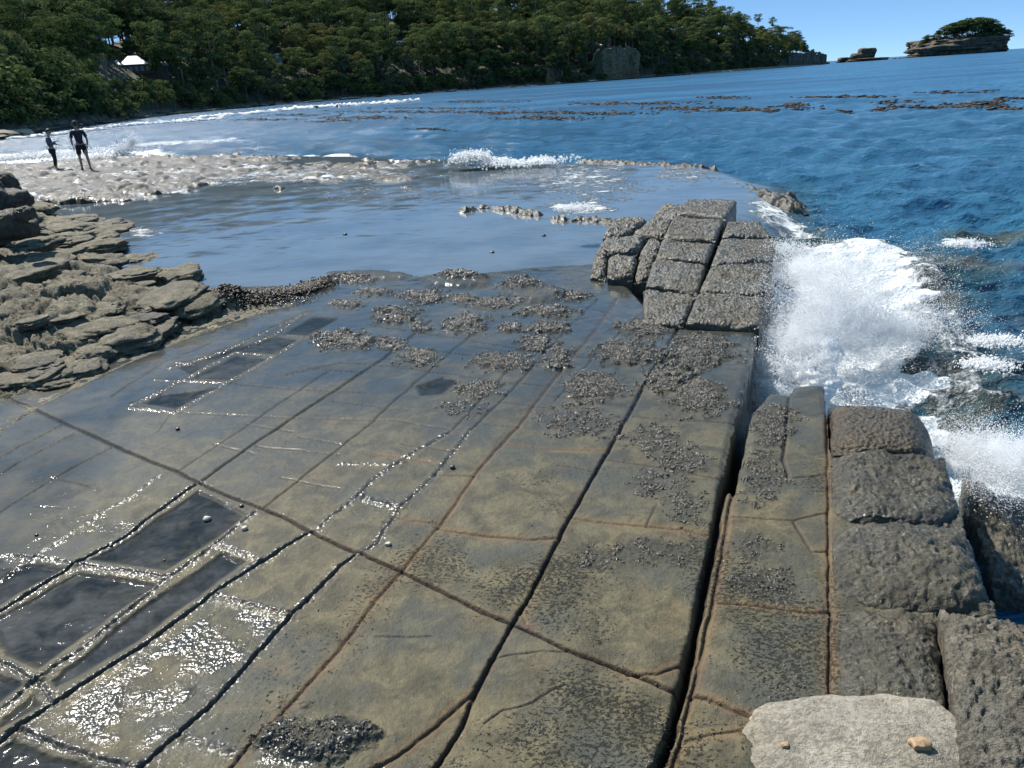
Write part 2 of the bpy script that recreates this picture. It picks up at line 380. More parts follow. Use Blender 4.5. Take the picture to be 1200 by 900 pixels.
# mussel beds: (px, py, width, height) of each patch, and how far it stands up
MUS = [(413,330,52,10,.05),(437,343,46,10,.05),(405,358,44,12,.05),(463,370,58,20,.07),(498,348,66,18,.05),(540,326,62,13,.08),(612,335,54,20,.08),(673,348,46,13,.05),
 (541,352,34,13,.03),(580,356,55,13,.04),(547,380,58,26,.05),(640,366,74,15,.05),(490,384,30,14,.04),(597,385,36,14,.04),(643,385,58,15,.05),(405,399,84,24,.05),
 (457,404,44,18,.03),(493,420,56,22,.03),(590,425,84,24,.03),(628,402,50,20,.05),(655,420,38,28,.05),(755,385,66,24,.05),(735,415,92,34,.05),(697,453,98,36,.03),(560,458,64,26,.02),
 (672,495,108,40,.015),(780,445,56,36,.04),(765,515,76,40,.01),(757,568,48,40,.008),(800,590,52,56,.01),(697,655,60,44,.004),(762,648,100,40,.004),(545,480,60,22,.006),
 (368,862,150,60,.05),(895,680,110,34,.01),(885,640,64,34,.006),(890,560,70,70,.015),(905,500,64,60,.02),(800,540,70,40,.01),(815,465,80,50,.03),(820,415,90,50,.04),(320,350,96,16,.06),(385,331,46,9,.05)]
def ellipse_world(cx, cy, w, h, off=0.0, n=18):
    return line([(cx+w/2*math.cos(2*PI*i/n), cy+h/2*math.sin(2*PI*i/n)) for i in range(n)], off)
LAND = line([(-260,950),(-260,470),(-40,440),(40,415),(140,380),(250,345),(300,322),(420,305),(560,300),(700,300),(745,330),(790,372),(886,381),(880,428),(868,492),(858,540),(851,572),(853,590)]) if False else \
       line([(-400,1000),(-400,460),(-40,440),(40,415),(140,380),(250,345),(300,318),(420,302),(560,298),(700,300),(760,360),(800,374),(889,380),(879,428),(862,492),(851,545),(846,574),(862,576),(869,540),(882,482),(903,459),(925,461),(930,451),(966,449),(974,520),(985,560),(1040,640),(1060,760),(1100,1000)])
NR, NC = 980, 1180
vv = np.linspace(0, 1, NR); yy = 1/(1/1.75*(1-vv)+1/13.5*vv)
ss = np.linspace(-1.18, .98, NC)
Y = np.repeat(yy[:, None], NC, 1); X = ss[None, :]*(Y+.35)
wx = X+.010*fbm(X*5, Y*5, 3, 3)+.004*fbm(X*24, Y*24, 2, 9); wy = Y+.010*fbm(X*5, Y*5, 3, 33)+.004*fbm(X*24, Y*24, 2, 39)
Z = base(X, Y)
big = fbm(X*.9, Y*.9, 4, 70); mid = fbm(X*4, Y*4, 4, 71); fin = fbm(X*22, Y*22, 4, 72)
Z += .010*big+.006*mid+.0022*fin
joint = np.zeros(X.shape); iron = joint.copy(); rim = joint.copy(); pan = joint.copy(); wet = joint.copy(); mus = joint.copy(); glit = joint.copy(); speck = joint.copy()
near = sm((7.5-Y)/5)
for ty, w_, dp, pts in JOINTS:
    L = line(pts); cut = .16
    d = linedist(wx, wy, L, cut)
    if not (d < cut).any(): continue
    wv = w_*(.80+.5*mid)+.0006*Y
    g = np.exp(-(d/np.maximum(wv, .003))**2)
    if ty in ('main', 'fine', 'hair', 'open'):
        Z -= dp*g
        joint = np.maximum(joint, g*{'main': 1, 'open': 1, 'fine': .85, 'hair': .8}[ty])
        if ty in ('main', 'fine'): iron = np.maximum(iron, .35*np.exp(-(d/.035)**2)*near)
    elif ty == 'iron':
        Z -= dp*g; joint = np.maximum(joint, .62*np.exp(-(d/(wv*.65))**2)); iron = np.maximum(iron, (.75+.3*mid)*np.exp(-(d/.034)**2))
        Z -= .004*np.exp(-(d/.05)**2)
    elif ty.startswith('rim') or ty == 'glint':
        k = {'rim': 1, 'rimR': 1, 'rimL': 1, 'rimF': .55, 'glint': .65}[ty]
        rg = np.exp(-((d-.004)/(.023*k+.005+.0017*Y))**2)
        Z += .006*k*rg*(1+.6*mid)+.011*rg*fbm(X*30, Y*30, 3, 5)
        rim = np.maximum(rim, rg*min(1, k+.2))
        if ty in ('rimR', 'rimL', 'rim'):
            gg = np.exp(-(d/np.maximum(w_*.75, .004))**2)
            Z -= dp*gg*(1.2 if ty != 'rim' else .55); joint = np.maximum(joint, gg*(.95 if ty != 'rim' else .45))
for P in PANS:
    W_ = line(P); s_ = sdpoly(wx, wy, W_)
    m = sm((s_+.012*mid)/.05); pan = np.maximum(pan, m)
Z -= .010*pan*(Y < 4.5); Z -= .010*pan*(Y >= 4.5)
flat = pan[..., None][..., 0]
for P in GLITS: glit = np.maximum(glit, sm((sdpoly(wx, wy, line(P))+.03*mid)/.08)*sm(.62+2.2*fbm(X*4.5, Y*4.5, 4, 50)))
for P, k_ in [([(300,835),(440,832),(452,868),(400,905),(290,900)], 2.0), ([(30,520),(200,600),(120,640),(0,650)], .35)]:
    glit = np.maximum(glit, k_*sm((sdpoly(wx, wy, line(P))+.04*mid)/.10)*sm(.40+2.4*fbm(X*5, Y*5, 4, 53)))
ragged = fbm(X*9, Y*9, 4, 80); rag2 = fbm(X*2.4, Y*2.4, 3, 81)
MW = [ellipse_world(*m[:4]) for m in MUS]
musk = []
for (cx, cy, w_, h_, up), E in zip(MUS, MW):
    c = E.mean(0); rr = np.hypot(*(E-c).T).max()
    box = (abs(X-c[0]) < rr*1.6) & (abs(Y-c[1]) < rr*1.6)
    s_ = np.full(X.shape, -9.0); s_[box] = sdpoly(X[box], Y[box], E)
    sc = math.sqrt(abs(np.cross(E-c, np.roll(E, -1, 0)-c).sum())/2/PI)       # mean radius
    m = sm((s_/sc+.80*ragged+.40*rag2+.12)/.75)
    mus = np.maximum(mus, m); Z += .7*up*m*(.8+.5*ragged)+.010*m*fbm(X*38, Y*38, 3, 90)
# raised rock lips of sand coloured stone round two of the beds
for (cx, cy, w_, h_) in [(535,330,100,20),(625,345,90,26),(430,324,120,14)]:
    s_ = sdpoly(X, Y, ellipse_world(cx, cy, w_, h_)); m = sm((s_+.12*ragged)/.25); Z += .05*m; rim = np.maximum(rim, .8*m*(1-mus))
# wetness: thick film at the back and to the left, thin in front
wet = .10+.88*sm((Y-3.2)/4.2)+.12*rag2*near
wet = np.maximum(wet, .95*sm((-X-1.7-.12*Y)/1.0)*sm((Y-2.9)/.8)); wet = np.maximum(wet, pan); wet = np.maximum(wet, np.minimum(glit, 1)*.95); wet = np.maximum(wet, rim)
speck = sm(.5+1.5*fbm(X*1.1, Y*1.1, 3, 60))*sm((X+2.0)/1.6)*sm((6.5-Y)/3)
speck = np.maximum(speck, .0)
# the edge of the ledge falls to the sea
sdl = sdpoly(X+.02*mid, Y+.02*ragged, LAND)
edge = sm(1-(sdl+.0)/.05)
Z -= .018*edge*(sdl > 0)
Z = np.where(sdl < 0, Z-1.0*sm(-sdl/.05)-.05, Z)
keep = sdl > -.30
Fc = grid_faces(NR, NC, keep)
V = np.stack([X, Y, Z], -1).reshape(-1, 3)
A = dict(joint=joint, iron=iron, rim=rim, pan=pan, wet=wet, mus=mus, glit=glit, speck=speck)
V, Fc, A = compact(V, Fc, A)
tag(mesh_obj('rock_pavement', V, Fc, M_PAVE, A), kind='structure')
def pave_z(x, y):
    """height of the pavement under points, bilinear in the grid"""
    v = (1/1.75-1/y)/(1/1.75-1/13.5)*(NR-1); s = x/(y+.35); u = (s+1.18)/(.98+1.18)*(NC-1)
    i = np.clip(v.astype(int), 0, NR-2); j = np.clip(u.astype(int), 0, NC-2); a = np.clip(v-i, 0, 1); b = np.clip(u-j, 0, 1)
    return (Z[i, j]*(1-b)+Z[i, j+1]*b)*(1-a)+(Z[i+1, j]*(1-b)+Z[i+1, j+1]*b)*a
def pave_a(arr, x, y):
    v = (1/1.75-1/y)/(1/1.75-1/13.5)*(NR-1); s = x/(y+.35); u = (s+1.18)/(.98+1.18)*(NC-1)
    return arr[np.clip(v.astype(int), 0, NR-1), np.clip(u.astype(int), 0, NC-1)]
# a plain bed of rock under everything near, so that no gap opens beside the sheet
bx = np.linspace(-40, 14, 60); by = np.linspace(-12, 40, 60); BX, BY = np.meshgrid(bx, by)
BZ = -1.6+.2*fbm(BX*.3, BY*.3, 3, 2)
BZ = np.where((BY < 1.2) & (BX < 1.0), -.12, BZ)
tag(mesh_obj('rock_bed', np.stack([BX, BY, BZ], -1).reshape(-1, 3), grid_faces(60, 60), M_BLOCKD), kind='structure')
# ================================================================== raised blocks of rock
def block(name, quad_px, zt, zb=-1.1, n=110, rnd=.06, rough=.02, drop=.55, dome=.0, mat=None, seed=0, sag=None, parent=None, world=None, shrink=-.006):
    """a block of bedrock on four corners given near-left, near-right, far-right, far-left; zt: the four corner heights"""
    if not hasattr(zt, '__len__'): zt = [zt]*4
    q = np.array([G(a, b, z) for (a, b), z in zip(quad_px, zt)]) if world is None else np.array(world)
    s, t = np.meshgrid(np.linspace(0, 1, n), np.linspace(0, 1, n))
    def bil(a): return a[0]*(1-s)*(1-t)+a[1]*s*(1-t)+a[2]*s*t+a[3]*(1-s)*t
    x = bil(q[:, 0]); y = bil(q[:, 1]); z = bil(np.array(zt, float))
    Wd = .5*(np.hypot(*(q[1]-q[0]))+np.hypot(*(q[2]-q[3]))); Ln = .5*(np.hypot(*(q[3]-q[0]))+np.hypot(*(q[2]-q[1])))
    d = np.minimum(np.minimum(s, 1-s)*Wd, np.minimum(t, 1-t)*Ln)
    # corners are rounded too
    ds, dt = np.minimum(s, 1-s)*Wd, np.minimum(t, 1-t)*Ln
    rc = rnd*1.9; dc = np.where((ds < rc) & (dt < rc), rc-np.hypot(rc-ds, rc-dt), d)
    k = np.clip(1-dc/rnd, 0, 1)
    z = z-rnd*drop*(1-np.sqrt(np.clip(1-k*k, 0, 1)))
    z = z+dome*(1-(2*s-1)**2)*(1-(2*t-1)**2)
    o1 = fbm(x*2.1+seed, y*2.1, 4, seed+1); o2 = fbm(x*9, y*9+seed, 4, seed+2); o3 = fbm(x*32, y*32, 3, seed+3)
    z = z+rough*(1.7*o1+.9*o2+.6*o3)
    if sag is not None: z = z+sag(s, t, x, y)
    wob = .02*o1+.012*o2
    c = q.mean(0)
    e = np.clip(1-d/.25, 0, 1)
    x = x+wob*e+(c[0]-x)*shrink; y = y+np.roll(wob, 5, 0)*e+(c[1]-y)*shrink
    V = [np.stack([x, y, z], -1).reshape(-1, 3)]
    idx = np.arange(n*n).reshape(n, n)
    loop = np.concatenate([idx[0, :-1], idx[:-1, -1], idx[-1, :0:-1], idx[:0:-1, 0]])
    P0 = V[0][loop]; prev = loop; off = n*n; faces = [grid_faces(n, n)]
    rings = 14
    for r in range(1, rings+1):
        f = (r/rings)**1.4; zz = P0[:, 2]*(1-f)+zb*f
        Pn = np.stack([P0[:, 0], P0[:, 1], zz], -1)
        out = Pn[:, :2]-c; out /= np.linalg.norm(out, axis=1)[:, None]
        nz = fbm3(Pn, 5, 4, seed+4)[:, None]; led = fbm3(Pn*np.array([1, 1, 6.]), 2.5, 2, seed+6)[:, None]
        Pn[:, :2] += out*(.008*f+min(1, r/3)*(.022*nz+.03*led))
        V.append(Pn); cur = off+np.arange(len(loop)); off += len(loop)
        faces.append(np.stack([prev, cur, np.roll(cur, -1), np.roll(prev, -1)], -1)); prev = cur
    V = np.concatenate(V)-np.array([c[0], c[1], zb]); 
    return mesh_obj(name, V, np.concatenate(faces), mat, parent=parent, loc=(c[0], c[1], zb))
GB = 'loaf shaped rock blocks on the seaward edge'
def rb(lab, q, zt, group=GB, cat='rock block', name='rock_block', **k):
    return tag(block(name, q, zt, **k), lab, cat, group)
# the loaves along the right edge, far to near
def far_round(s, t, x, y): return -.10*np.clip((t-.55)/.45, 0, 1)**2-.16*np.clip((s-.7)/.3, 0, 1)**2
rb('smooth dark brown rounded rock block, farthest of the loaves, right beside the white surf', [(976,523),(1104,526),(1093,474),(975,460)], [.05,.03,.01,.06], mat=M_BROWN, seed=10, rnd=.11, rough=.014, dome=.03, sag=far_round)
rb('grey brown loaf shaped block just behind the biggest one, second from the surf', [(976,604),(1130,608),(1108,528),(975,527)], [.06,.05,.05,.06], mat=M_BLOCK, seed=20, rnd=.12, rough=.026, dome=.03)
rb('biggest loaf shaped block, glistening grey olive top with ragged broken near edge', [(976,706),(1172,708),(1130,606),(975,606)], [.03,.07,.06,.05], mat=M_BLOCK, seed=30, rnd=.13, rough=.028, dome=.05)
rb('wet sparkling block with a sunken sandy left side, just behind the pale boulder', [(975,850),(1108,850),(1098,712),(975,712)], [.0,.05,.05,.0], mat=M_BLOCK, seed=40, rnd=.08, rough=.028, dome=.05)
rb('coarse dry grey rock block in the bottom right corner, right of the wet sparkling block', [(1134,960),(1330,960),(1270,735),(1101,716)], [.10,.18,.16,.09], mat=rock_mat('grey_rock', (.09,.08,.062), (.21,.19,.15), (.12,.115,.10), wetf=.25, attrs=False, rough=(.7,.3), bumpk=1.6), seed=50, rnd=.06, rough=.045, dome=.05)
rb('low dark wet ledge below the biggest loaf, half awash in the sea', [(1168,690),(1290,720),(1240,600),(1128,560)], [-.52,-.66,-.7,-.55], zb=-1.6, group=None, name='rock_ledge', cat='rock ledge', mat=M_BLOCKD, seed=55, rnd=.08, rough=.05, n=70)
# the causeway beyond the pavement: two rows of blocks with an open joint between them
GC = 'blocks of the raised rock causeway'
def cb(lab, q, zt, **k):
    a = dict(mat=M_BLOCKD, zb=-1.2, rnd=.06, rough=.027, drop=.7, n=100); a.update(k); return rb(lab, q, zt, group=GC, cat='causeway block', name='causeway_block', **a)
cb('shiny sloping slab at the near end of the causeway, left of the open joint', [(754,374),(801,378),(816,345),(754,338)], [.0,.01,.04,.03], seed=61)
cb('second causeway block on the left of the joint, above the shiny sloping slab', [(757,333),(818,339),(828,309),(765,305)], [.09,.09,.09,.08], seed=62)
cb('third causeway block on the left of the joint, with a shadowed cleft in front', [(769,300),(829,304),(837,284),(776,280)], [.15,.15,.13,.13], seed=63)
cb('fourth causeway block on the left of the joint, flat with a bluish wet top', [(778,276),(838,280),(847,258),(790,252)], [.18,.18,.16,.16], seed=64)
cb('last causeway block at the far end, flat top with a steep right side', [(793,248),(851,254),(863,236),(806,232)], [.21,.21,.19,.19], seed=65)
KB_ = dict(rnd=.09, rough=.035, drop=.9)
cb('small dark broken block at the pool edge, lowest of the knobbly causeway foot', [(691,320),(709,322),(712,299),(696,298)], [-.03,-.02,.01,.0], seed=66, **KB_)
cb('dark square block in the front of the knobbly causeway foot', [(711,321),(741,322),(747,298),(713,298)], [.02,.03,.06,.04], seed=67, **KB_)
cb('small dark block tucked against the shiny slab at the causeway foot', [(743,323),(762,322),(768,301),(750,299)], [.01,.02,.06,.05], seed=68, **KB_)
cb('broad broken block in the second rank of the causeway foot', [(697,295),(745,294),(758,275),(706,279)], [.06,.08,.10,.08], seed=69, **KB_)
cb('narrow dark block beside the third causeway block', [(748,297),(770,299),(777,280),(760,277)], [.09,.10,.11,.10], seed=70, **KB_)
cb('low ragged block on the far left flank of the causeway, next to the pool', [(706,275),(736,272),(761,254),(718,256)], [.08,.10,.11,.08], seed=75, **KB_)
cb('flat block on the left flank beside the fourth causeway block', [(740,272),(780,274),(789,256),(764,255)], [.12,.14,.14,.13], seed=76, **KB_)
cb('low far block on the left flank, behind all the others', [(763,252),(794,253),(804,240),(776,240)], [.08,.12,.12,.08], seed=77, **KB_)
cb('mussel crusted block right of the joint, lowest and nearest of the right hand row', [(804,376),(890,380),(898,346),(818,341)], [.03,.03,.05,.05], seed=71)
cb('broad smooth wet block right of the joint with the surf against it', [(820,338),(898,343),(905,309),(833,311)], [.09,.09,.09,.09], seed=72)
cb('narrow bluish block right of the joint, second from the far end', [(834,307),(905,305),(911,279),(845,279)], [.13,.13,.12,.12], seed=73)
cb('small far block at the tip of the right hand causeway row', [(846,276),(908,276),(890,260),(853,259)], [.15,.14,.13,.14], seed=74)

# ------------------------------------------------------------------ boulders
def ico(sub):
    bm = bmesh.new(); bmesh.ops.create_icosphere(bm, subdivisions=sub, radius=1)
    V = np.array([v.co for v in bm.verts]); Fc = np.array([[v.index for v in f.verts] for f in bm.faces]); bm.free()
    return V, Fc
ICO = {k: ico(k) for k in (1, 2, 3, 4, 5, 6)}
def boulder(name, c, r, rz=0, sub=5, amp=.22, seed=0, mat=None, box=.5, strat=0.0, tilt=(0, 0)):
    V, Fc = ICO[sub]
    B = V/np.max(np.abs(V), axis=1)[:, None]
    P = V*(1-box)+B*box*.85
    nz = fbm3(P+seed*7.3, 1.1, 5, seed, .5); n2 = fbm3(P+seed*3.1, 4.5, 4, seed+40)
    P = P*(1+amp*nz+amp*.28*n2)[:, None]
    if strat: P[:, :2] *= (1+strat*vnoise3(P[:, 0]*.3, P[:, 1]*.3, P[:, 2]*7+seed, seed+3))[:, None]
    P = P*np.array(r)
    o = mesh_obj(name, P, Fc, mat, loc=c); o.rotation_euler = (tilt[0], tilt[1], rz); return o
p = AT(1010, 935, 2.12)
o = boulder('boulder', (p[0], p[1]-.03, -.03), (.47, .32, .14), rz=-.08, sub=6, amp=.22, seed=4, mat=M_DRY, box=.22, tilt=(.05, -.02))
tag(o, 'pale dry sandstone boulder at the bottom edge, flat topped and cut by the frame', 'boulder')
BOULD = (p[0], p[1])

# ================================================================== rock shelf on the left
SH = np.array([G(a, b, z) for a, b, z in [(-60,560,.0),(0,505,0),(40,478,0),(80,455,0),(133,428,0),(185,402,0),(235,380,.0),(285,362,.0),(335,348,.0),(372,336,-.02),(330,333,-.02),(268,331,.0),(258,322,.05),(226,312,.1),(205,297,.1),(165,283,.12),(150,268,.12),(125,254,.12),(100,240,.12),(60,232,.15),(0,226,.3),(-90,215,.4),(-420,240,.5),(-700,420,.5),(-420,760,.2)]])
ns_r, ns_c = 560, 560
yy2 = 1/np.linspace(1/4.2, 1/27., ns_r); ss2 = np.linspace(-1.75, -.20, ns_c)
SY = np.repeat(yy2[:, None], ns_c, 1); SX = ss2[None, :]*(SY)
a1 = fbm(SX*.55, SY*.55, 4, 101); a2 = fbm(SX*2.2, SY*2.2, 4, 102); a3 = fbm(SX*9, SY*9, 4, 103)
sdS = sdpoly(SX+.12*a2, SY+.12*a1, SH)
SZ = .42*sm(sdS/2.6)+.25*sm((-SX-.45*SY-1.5)/4)
# rounded bedding steps, the beds dipping a little to the right
bed = SZ*1.15+.16*a1+.075*a2+.05*(SX*.5+SY*.35)
def steps(b, stp, lo=.93):
    kq = np.floor(b/stp); fr = b/stp-kq; return (kq+.18*fr+.82*sm((fr-lo)/(1-lo)))*stp
f1, f2, cid = voronoi(SX*1.3+.5*a1+.35*SY, SY*.75+.5*a2, 41, .9)
g1_, g2_, gid = voronoi(SX*3.4+.6*a2, SY*2.1+.6*a1, 43, .95)
lump = sm((f2-f1)/.22)
rid = 1-np.abs(fbm(SX*3.1+.4*a1, SY*2.2, 4, 105))*2.4
terr = .62*steps(bed, .15)+.38*steps(bed+.05*a2+.02*a3, .055)
near_flat = sm((sdS)/.7)
SZ2 = base(SX, SY)-.02+near_flat*(SZ*.50+.62*terr+.075*lump*sm((sdS-.2)/1.0)*(.25+.9*cid)*sm((SY-6.5)/3)+.05*sm(cid*2-1)*sm((sdS-.3)/.8))
SZ2 += near_flat*(.018*a2+.020*a3-.06*sm((rid-.84)/.16)*sm(a1+.6)-.055*(1-sm((f2-f1)/.07))*sm(.6+1.5*a1)+.022*np.abs(a3)+.045*(gid-.5)-.05*(1-sm((g2_-g1_)/.10))*sm(gid*1.5)+.006*fbm(SX*26, SY*22, 3, 106))+.008*a3
SZ2 = np.where(sdS < 0, SZ2-.5*sm(-sdS/.28)-.0, SZ2+.02)
V = np.stack([SX, SY, SZ2], -1).reshape(-1, 3); Fc = grid_faces(ns_r, ns_c, sdS > -.5)
V, Fc, _ = compact(V, Fc, {})
tag(mesh_obj('rock_shelf', V, Fc, M_SHELF), kind='structure')
def shelf_z(x, y):
    v = (1/4.2-1/y)/(1/4.2-1/27.)*(ns_r-1); u = (x/y+1.75)/(1.55)*(ns_c-1)
    return float(SZ2[int(np.clip(v, 0, ns_r-1)), int(np.clip(u, 0, ns_c-1))])
def on_shelf(px_, py_, z0=.3):
    z = z0
    for _ in range(5):
        x, y = G(px_, py_, z); z = shelf_z(x, y)
    return x, y, z
GS_ = 'rounded rocks lying on the left shelf'
SB = [  # px, py of the foot centre, width px, height px, material, label
 (146,398,74,40,M_SHELF,'big rounded boulder with a dark undercut, nearest the pavement on the left shelf'),
 (100,380,44,26,M_SHELF,'dark edged boulder just left of the big undercut one'),
 (196,330,62,26,M_SHELF,'low flat topped rock at the pool edge, casting a dark shadow to its right'),
 (240,322,34,12,M_BOULD,'small flat rock lying in the pool just off the shelf'),
 (152,330,56,20,M_SHELF,'tan rounded rock behind the low flat topped one'),
 (208,300,44,16,M_SHELF,'rounded rock on the pool edge above the low flat topped one'),
 (160,309,48,15,M_SHELF,'pale oval rock in the middle of the shelf edge'),
 (112,292,52,16,M_SHELF,'smooth tan lens shaped rock on the upper shelf'),
 (72,288,46,14,M_SHELF,'smooth tan rock left of the lens shaped one'),
 (128,268,44,18,M_BOULD,'dark topped rock at the far corner of the shelf'),
 (80,262,60,16,M_SHELF,'long flat rock slab on the far side of the shelf'),
 (118,345,40,14,M_SHELF,'brown rock in the hollow of the middle shelf'),
 (46,432,60,22,M_SHELF,'broad low rock near the left edge of the frame on the shelf'),
 (80,448,44,22,M_BOULD,'dark pitted rock beside the wet pavement at the shelf foot'),
 (10,470,50,30,M_BOULD,'dark jagged rock cut by the left edge of the frame'),
 (210,368,30,12,M_BOULD,'small dark rock on the low tongue of the shelf'),
 (170,368,40,18,M_BOULD,'dark square rock behind the big undercut boulder'),
]
for i, (a, b, w_, h_, mt, lab) in enumerate(SB):
    x, y, z = on_shelf(a, b); dist = math.hypot(y, CAMH-z)
    k = dist/FPX; rx = w_*k/2; rz_ = h_*k*.46
    tag(boulder('shelf_rock', (x, y+rx*.3, z+rz_*.15), (rx, rx*1.15, rz_), rz=.4+.9*random.random(), sub=5, amp=.5, seed=200+i, mat=mt, box=.3, strat=.12), lab, 'rock', GS_)
rsl = np.random.default_rng(41)
for i in range(60):
    b = float(rsl.uniform(238, 440)); lim = np.interp(b, [236, 270, 300, 325, 345, 370, 400, 440], [95, 125, 175, 225, 250, 215, 150, 75]); a = float(rsl.uniform(8, lim))
    x, y, z = on_shelf(a, b); k = math.hypot(y, 2.0)/FPX; w_ = rsl.uniform(26, 64)*(.7+.3*b/340)
    rx = w_*k/2; rz_ = rx*rsl.uniform(.20, .34)
    tag(boulder('flat_rock', (x, y, z+rz_*.05), (rx, rx*rsl.uniform(.9, 1.5), rz_), rz=float(rsl.uniform(-.5, .9)), sub=4, amp=.5, seed=800+i, mat=M_SHELF, box=.42, strat=.16, tilt=(float(rsl.normal()*.05), float(rsl.normal()*.06))), 'flat layered tan slab, one of many broken along the left rock shelf', 'rock', 'flat slabs of the left rock shelf')
# the dark pile at the left edge
PL = [(2,216,34,26,'rounded dark boulder topmost of the pile at the left edge'),(8,236,46,26,'bulky dark boulder in the middle of the pile at the left edge'),(12,262,52,30,'dark boulder low in the pile at the left edge, shadow on its right'),
      (-14,284,44,30,'lowest dark boulder of the pile, cut by the frame'),(-30,235,60,50,'dark boulder at the back of the pile, mostly beyond the frame'),(28,250,20,14,'small dark stone wedged at the right of the pile')]
for i, (a, b, w_, h_, lab) in enumerate(PL):
    x, y, z = on_shelf(max(a, 0), 285+6*(i % 3)); dd = y; q = AT(a, b, dd-.15*i)
    k = dd*1.05/FPX
    tag(boulder('pile_boulder', q, (w_*k*.5, w_*k*.5, h_*k*.55), rz=i, sub=5, amp=.4, seed=240+i, mat=M_BOULD, box=.25), lab, 'boulder', 'dark boulders piled at the left edge')

# ================================================================== the far wave cut platform with its small loaves
PF = np.array([G(a, b, 0) for a, b in [(-200,212),(0,240),(60,232),(140,228),(200,219),(270,205),(330,212),(400,214),(470,213),(520,203),(520,186),(440,182),(330,180),(260,181),(200,185),(120,188),(60,192),(0,196),(-200,190)]])
def plat_level(x, y): return -.22+.34*sm((-x-7)/11)
nr, nc = 420, 640
yy3 = 1/np.linspace(1/17., 1/46., nr); ss3 = np.linspace(-1.0, .12, nc)
QY = np.repeat(yy3[:, None], nc, 1); QX = ss3[None, :]*QY
b1 = fbm(QX*.3, QY*.3, 4, 131); b2 = fbm(QX*1.4, QY*1.4, 4, 132)
ca, sa = math.cos(.5), math.sin(.5); ux, uy = (QX*ca+QY*sa), (-QX*sa+QY*ca)
wq = .6*fbm(QX*.7, QY*.7, 3, 134); f1, f2, cid = voronoi(ux*1.5+wq, uy*.95+wq, 47, .95)
st = np.sqrt(np.clip(sm((f2-f1)/.5), 0, 1))
sdP = sdpoly(QX+.8*b1, QY+1.2*b2, PF)
QZ = plat_level(QX, QY)+.10*b1+.01+.12*st*np.clip(1.7*cid-.35, 0, 1.1)+.05*b2+.012*fbm(QX*6, QY*6, 3, 135)
QZ = np.where(sdP < 0, QZ-.5*sm(-sdP/.9), QZ-.10*(1-sm(sdP/1.2)))
V = np.stack([QX, QY, QZ], -1).reshape(-1, 3); Fc = grid_faces(nr, nc, sdP > -1.2); V, Fc, _ = compact(V, Fc, {})
tp = NT('wave_washed_rock'); pp = tp.pos()
pn1 = tp.noise(1.6, 5, .65, pp, .4); pn2 = tp.noise(9, 5, .65, pp); pst = tp.noise(.9, 6, .68, tp.mapping(pp, (.55, 1.3, 1), (0, 0, .25)), .8); pfl = tp.noise(5, 4, .7, pp, .5)
pc_ = tp.mix(tp.ramp(pn1, .35, .65), (.024, .021, .016), (.075, .065, .048)); pc_ = tp.mix(tp.math('MULTIPLY', tp.ramp(pn2, .45, .65), .6), pc_, (.02, .019, .015))
pfo = tp.math('MULTIPLY', tp.ramp(tp.math('ADD', pst, tp.math('MULTIPLY', pfl, .5)), .80, .93), .75)
pc_ = tp.mix(pfo, pc_, (.72, .76, .78))
tp.pbr(color=pc_, rough=.7, coat=.5, coatr=.2, coatior=1.34, spec=.2, nrm=tp.bump(tp.math('ADD', pn2, pn1), .06), coatn=tp.bump(tp.math('ADD', pfl, pn1), .10)); M_PLAT = tp.m
tag(mesh_obj('rock_platform', V, Fc, M_PLAT), kind='structure')
def plat_z(x, y):
    v = (1/17.-1/y)/(1/17.-1/46.)*(nr-1); u = (x/y+1.0)/1.12*(nc-1)
    return float(QZ[int(np.clip(v, 0, nr-1)), int(np.clip(u, 0, nc-1))])
# rocky bars in the pool
def bar(lab, pts, rad, zt, seed, mat=M_BLOCKD):
    Ls = np.array([GS(a, b) for a, b in pts]); lo = Ls.min(0)-1.2; hi = Ls.max(0)+1.2
    n1_ = 170; gx, gy = np.meshgrid(np.linspace(lo[0], hi[0], n1_), np.linspace(lo[1], hi[1], n1_))
    d = linedist(gx, gy, Ls, 3.0); e1 = fbm(gx*2, gy*2, 4, seed); e2 = fbm(gx*7, gy*7, 3, seed+1)
    h = sm(1.15-d/rad+.9*e1); z = -.45+(zt+.45)*h+.10*h*e2
    Vv = np.stack([gx, gy, z], -1).reshape(-1, 3); F_ = grid_faces(n1_, n1_, h > .02); Vv, F_, _ = compact(Vv, F_, {})
    c = Vv.mean(0); c[2] = -.45
    tag(mesh_obj('rock_bar', Vv-c, F_, mat, loc=c), lab, 'rock outcrop', 'low rock outcrops in the pool')
bar('ragged low rock outcrop in the middle of the blue pool', [(545,250),(570,247),(600,251),(630,256)], .35, -.10, 301)
bar('low wet rock outcrop in the pool just left of the causeway', [(655,262),(690,261),(715,266)], .35, -.12, 303)
bar('flat wet rock awash beyond the causeway end, nearer the sea', [(790,205),(830,212),(880,222),(915,236)], .6, -.20, 305)
bar('flat wet rock awash at the far rim of the ledge', [(690,190),(760,194),(815,197)], .7, -.16, 307)
bar('shallow rock patch in the pool off the shelf corner', [(150,272),(180,273)], .3, -.2, 309)
